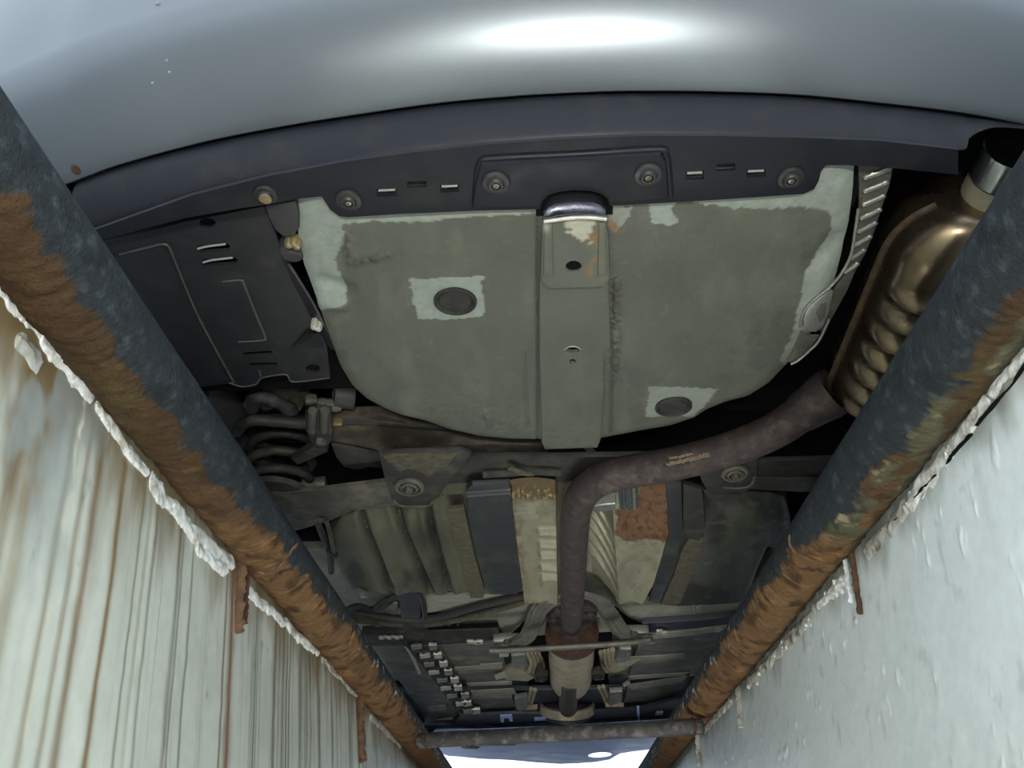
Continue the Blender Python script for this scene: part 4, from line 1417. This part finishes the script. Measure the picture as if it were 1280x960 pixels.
# ------------------------------------------------------------------ cabin floor: lines, cross members, clips
Zf = .300
plate('floor_ledge', [(528, 748), (655, 742), (690, 742), (640, 790), (628, 792), (622, 778), (528, 778)], .296, .015, 'floorpan', CAR, .002)
plate('floor_ledge', [(770, 750), (870, 754), (960, 752), (950, 766), (880, 772), (806, 776), (802, 784), (780, 780)], .296, .015, 'floorpan', CAR, .002)
plate('floor_ledge', [(468, 772), (500, 766), (503, 788), (470, 790)], .296, .015, 'floorpan', CAR, .002)
plate('floor_patch', [(446, 736), (458, 740), (461, 747), (452, 748)], .258, .004, 'ribmetal', CAR, .001)
plate('floor_patch', [(478, 764), (492, 754), (497, 754), (497, 766), (484, 768)], .292, .004, 'ribmetal', CAR, .001)
for poly in ([(440, 764), (500, 770), (560, 764), (610, 752), (668, 741), (668, 747), (612, 760), (562, 773), (500, 779), (440, 771)], [(638, 794), (658, 776), (668, 756), (682, 744), (702, 742), (684, 758), (674, 782), (660, 798)], [(768, 758), (786, 772), (806, 780), (802, 792), (784, 788), (770, 774)]):
    plate('floor_gap_shade', poly, .2955, .004, 'hole', CAR, 0)  # black sheets put in for the shadows beside hose and brace
tube('fuel_hose', [uz(425, 765, .285), uz(450, 767, .283), uz(500, 774, .28), uz(545, 772, .28), uz(600, 757, .282), uz(660, 743, .286)], .012, 'blackrubber', CAR, 10, 60)
tube('brake_line', [uz(430, 772, .284), uz(470, 778, .282), uz(520, 781, .28), uz(560, 777, .28), uz(610, 765, .283), uz(662, 750, .286)], .010, 'mud', CAR, 10, 60)
bx = plate('black_canister', [(499, 743), (524, 741), (526, 770), (524, 773), (502, 774), (500, 768)], .262, .05, 'tankblue', CAR, .006)
ptube('canister_rib', [(525, 741), (530, 756), (531, 772)], .262, .008, 'blackplate', bx, 10, 8)
rough_tube('wire_loom', pts([(420, 770), (445, 758), (465, 762), (480, 752), (500, 742)], .268), .010, 'darksteel', CAR, 40, 8, .9, .35, 20, 41)
for x in (556, 566):
    ptube('line_clip', [(x - 6, 778), (x - 5, 786), (x, 790), (x + 5, 785), (x + 7, 777)], .284, .005, 'dirtysteel', CAR, 20, 8)
plate('line_bracket', [(503, 782), (530, 780), (531, 796), (524, 800), (506, 800)], .270, .02, 'brownsteel', CAR, .005)
plate('cross_member', [(452, 794), (540, 789), (622, 786), (628, 800), (560, 806), (455, 808)], .272, .03, 'darksteel', CAR, .004)
plate('cross_member_shade', [(535, 785), (622, 782), (622, 787), (535, 790)], .276, .01, 'hole', CAR, 0)  # black strip put in for the shade along the cross member
plate('cross_member', [(803, 780), (870, 776), (945, 768), (935, 782), (870, 790), (808, 795)], .276, .03, 'navy', CAR, .004)
plate('cross_member_edge', [(803, 794), (870, 788), (930, 780), (930, 784), (870, 794), (804, 800)], .270, .01, 'floorpan', CAR, .001)
for poly, m in (([(467, 808), (510, 806), (545, 850), (592, 893), (600, 905), (560, 905), (520, 880)], 'floordark'),
                ([(552, 808), (625, 804), (632, 832), (570, 837)], 'floordark'), ([(572, 842), (634, 838), (640, 856), (588, 857)], 'floordark'),
                ([(585, 874), (640, 872), (646, 884), (592, 887)], 'floordark'),
                ([(800, 800), (925, 782), (905, 818), (792, 824)], 'floordark'), ([(790, 830), (898, 822), (880, 842), (786, 846)], 'floordark'), ([(784, 862), (860, 850), (846, 874), (780, 878)], 'floordark')):
    plate('floor_panel', poly, .283, .02, m, CAR, .003)
for poly in ([(568, 835), (600, 833), (600, 837), (568, 839)], [(600, 831), (628, 829), (628, 836), (600, 837)], [(583, 855), (640, 852), (640, 856), (586, 858)], [(588, 864), (642, 861), (646, 868), (592, 871)], [(788, 822), (855, 818), (856, 822), (788, 828)], [(785, 846), (866, 841), (866, 844), (786, 850)], [(782, 857), (850, 847), (868, 838), (852, 853), (790, 862)], [(534, 884), (556, 882), (558, 888), (538, 890)], [(545, 900), (566, 898), (567, 902), (547, 904)]):
    plate('floor_strip', poly, .279, .004, 'floorpan', CAR, .0005)
# hole cover row and rubber details
for x, y, w_ in ((588, 802, 5), (596, 803, 4), (600, 802, 3)):
    box('small_clip', uz(x, y, .268), (.022, .03, .008), 'litclip', CAR, .002)
for poly in ([(616, 800), (625, 799), (624, 802), (616, 802)],):
    plate('small_tab', poly, .268, .004, 'litclip', CAR, 0)
for x, y in ((897, 787), (824, 789), (830, 791)):
    box('small_clip', uz(x, y, .266), (.02, .03, .008), 'litclip', CAR, .002)
for (x0, y0, x1, y1) in ((866, 757, 868, 766), (874, 756, 876, 766), (870, 760, 873, 765)):
    plate('ledge_clip', [(x0, y0), (x1 + 1, y0), (x1 + 1, y1), (x0, y1)], .290, .006, 'pale', CAR, .001)
# brake and fuel line rack on the left
for a0, a1, r in (((506, 802), (575, 890), .009), ((521, 804), (585, 890), .008), ((538, 803), (594, 888), .009)):
    ptube('brake_line', [a0, ((a0[0] + a1[0]) / 2 + 1, (a0[1] + a1[1]) / 2 - 1), a1], .268, r, 'darksteel', CAR, 20, 8)
ptube('line_edge', [(508, 808), (516, 822), (524, 841)], .264, .006, 'litclip', CAR, 10, 6)
random.seed(11)
for k in range(9):
    t = k / 8
    y = 812 + 80 * t ** .95
    xa = 514 + 62 * t; xb = 541 + 52 * t
    x0 = xa + random.uniform(-3, 3)
    plate('line_retainer', [(x0, y - 3), (x0 + 13, y - 4), (x0 + 14, y - 1), (x0 + 1, y + 1)], .256, .010, 'litclip' if k % 2 else 'ribmetal', CAR, .002)
    x1 = xb + random.uniform(-4, 1)
    plate('line_retainer', [(x1 - 4, y - 5), (x1 + 6, y - 5), (x1 + 7, y), (x1 - 3, y + 1)], .256, .010, 'litclip' if k % 3 else 'ribmetal', CAR, .002)
    plate('retainer_bar', [(xa + 2, y + 2), (xb, y + 1), (xb, y + 3.5), (xa + 2, y + 4.5)], .260, .008, 'darksteel', CAR, .001)
for k in range(6):
    t = k / 5
    x = 436 + 3; y = 793
    box('bead_clip', uz(477 + 24 * t, 797 - 1 * (k % 2), .266), (.016, .022, .01), 'ribmetal' if k % 2 else 'litclip', CAR, .003)

# ------------------------------------------------------------------ tunnel brace, converter and front pipe
br = [uz(x, y, z) for x, y, z in [(626, 808, .248), (645, 802, .248), (660, 794, .250), (668, 778, .262), (676, 760, .272), (691, 748, .280), (716, 743, .282), (742, 748, .280), (756, 760, .272), (768, 777, .262), (778, 790, .250), (796, 797, .248), (814, 798, .248)]]
brc = tube('tunnel_brace', br, .030, 'brace', CAR, 12, 90, .35)
for off in (-.020, .020):
    q = np.array(br) + np.array([off * .6, off, -.006])
    tube('brace_rib', q, .008, 'brace', brc, 8, 90)
ptube('brace_bar', [(612, 813), (630, 813), (700, 809), (780, 804), (815, 799)], .226, .015, 'brace', brc, 40, 12, .6)
for x, y in ((634, 800), (792, 790)):
    box('brace_foot', uz(x, y, .262), (.09, .07, .03), 'ribmetal', brc, .008)
    lathe('foot_bolt', [(.012, 0), (.012, -.012), (0, -.012)], uz(x, y, .246), (0, 0, 1), 'dirtysteel', brc, 6)
fgp = plate('pipe_flange', [(683, 775), (694, 765), (712, 762), (736, 757), (746, 764), (747, 773), (738, 782), (726, 790), (704, 793), (690, 788)], .250, .016, 'exhaust', CAR, .004)
for x, y in ((692, 773), (738, 766)):
    lathe('flange_bolt', [(.016, .01), (.016, -.008), (.010, -.012), (.008, -.008), (0, -.008)], uz(x, y, .249), (0, 0, 1), 'darksteel', fgp, 12)
cylA = uz(715, 786, .300); cylB = uz(713, 862, .300)
dv = cylB - cylA; Lc = float(np.linalg.norm(dv))
cat = lathe('catalytic_converter', [(.078, .02), (.086, .06), (.086, .10), (.080, .11), (.080, Lc * .35), (.082, Lc * .36), (.082, Lc * .80), (.072, Lc * .90), (.045, Lc * .97), (.032, Lc)], cylA, dv, 'catbody', CAR, 40, (1, .85, 1))
lathe('converter_end_cap', [(.03, -.004), (.070, -.002), (.088, .02), (.0895, .06), (.0895, .10), (.082, .104)], cylA, dv, 'rustdark', cat, 40, (1, .85, 1))
ptube('front_pipe', [(712, 850), (711, 866), (710, 880), (710, 894)], .262, .040, 'exhaust', CAR, 16, 16)
lathe('front_ring', [(.112, -.022), (.122, -.018), (.124, .018), (.112, .022), (.108, 0), (.112, -.022)], uz(709, 884, .285), (0, .55, -1), 'catbody', CAR, 36)
lathe('front_drum', [(0, -.04), (.10, -.03), (.105, .05), (0, .055)], uz(709, 882, .305), (0, .55, -1), 'navy', CAR, 32)
for x, y, s in ((677, 847, -1), (747, 845, 1)):
    lg = plate('converter_lug', [(x - 8 * s, y - 4), (x + 2 * s, y - 8), (x + 9 * s, y - 2), (x + 8 * s, y + 5), (x - 4 * s, y + 6)], .262, .014, 'dirtysteel', CAR, .003)
    lathe('lug_bolt', [(.022, .004), (.022, -.008), (.012, -.012), (.010, -.004), (0, -.004)], uz(x, y, .26), (0, 0, 1), 'darksteel', lg, 12)
# pressed side shields of the tunnel, two on either side, each with a bright flat foot and ribs
for (foot, rib, lip) in (
    ([(639, 820), (656, 819), (660, 832), (652, 838), (640, 834)], [(662, 818), (668, 832), (664, 845)], [(627, 840), (645, 833), (668, 848), (660, 852), (632, 850)]),
    ([(643, 874), (659, 871), (660, 884), (650, 890), (645, 886)], [(668, 865), (664, 878), (660, 892)], [(643, 892), (655, 888), (672, 886), (668, 898), (648, 901)]),
    ([(775, 812), (789, 812), (787, 826), (776, 830), (768, 826)], [(762, 816), (764, 832), (770, 840)], [(762, 836), (780, 830), (799, 826), (780, 838), (766, 842)]),
    ([(762, 866), (778, 865), (777, 878), (766, 882), (760, 880)], [(750, 862), (756, 874), (760, 888)], [(757, 884), (770, 884), (780, 884), (774, 894), (760, 895)])):
    f_ = plate('tunnel_shield', lip, .272, .02, 'catbody', CAR, .005)
    plate('shield_foot', foot, .262, .02, 'ribmetal', f_, .004)
    for k in range(4):
        sgn = 1 if foot[0][0] < 700 else -1
        ptube('shield_rib', [(x + sgn * (k * 5 - 4), y - 4 + k) for x, y in rib], .285 + .012 * k, .009, 'catbody', f_, 12, 8)
for poly in ([(618, 845), (632, 840), (634, 847), (620, 850)], [(778, 856), (786, 851), (788, 855), (780, 859)], [(624, 815), (636, 814), (636, 821), (624, 822)]):
    plate('bright_tab', poly, .262, .006, 'litclip', CAR, .002)
plate('tunnel_panel', [(665, 800), (765, 795), (760, 850), (770, 905), (650, 908), (662, 850)], .33, .02, 'hole', CAR, 0)
# ------------------------------------------------------------------ front of the car: engine undertray and bumper lip
plate('engine_tray', [(575, 895), (640, 892), (700, 893), (800, 886), (862, 870), (850, 905), (700, 912), (560, 912)], .255, .012, 'navy', CAR, .004)
for poly in ([(625, 895), (640, 894), (641, 902), (637, 902), (636, 898), (630, 898), (630, 903), (626, 903)], [(796, 884), (799, 884), (800, 903), (797, 903)], [(668, 898), (720, 896), (720, 899), (668, 901)]):
    plate('tray_rib', poly, .250, .006, 'tray', CAR, .001)
box('tray_clip', uz(824, 891, .25), (.03, .05, .008), 'litclip', CAR, .002)
lip_up = [(545, 912), (600, 912), (700, 908), (800, 902), (862, 898)]
lip_dn = [(560, 945), (575, 946), (600, 948.5), (637, 950), (670, 953), (700, 955), (725, 954), (745, 952.5), (762, 949.5), (775, 942), (790, 939.5), (812, 937), (850, 926)]
fr = plate('front_undertray', lip_up + [(875, 912)] + [(x, y) for x, y in lip_dn[::-1]] + [(520, 930)], .225, .004, 'tray', CAR, .001)
cut(fr, [ellipse(750, 944, 15, 3.6, 24, -.06)], .225)
for poly in ([(590, 926), (640, 928), (645, 932), (600, 932)], [(575, 932), (600, 934), (596, 937), (578, 936)]):
    plate('tray_relief', poly, .222, .006, 'navy', fr, .002)
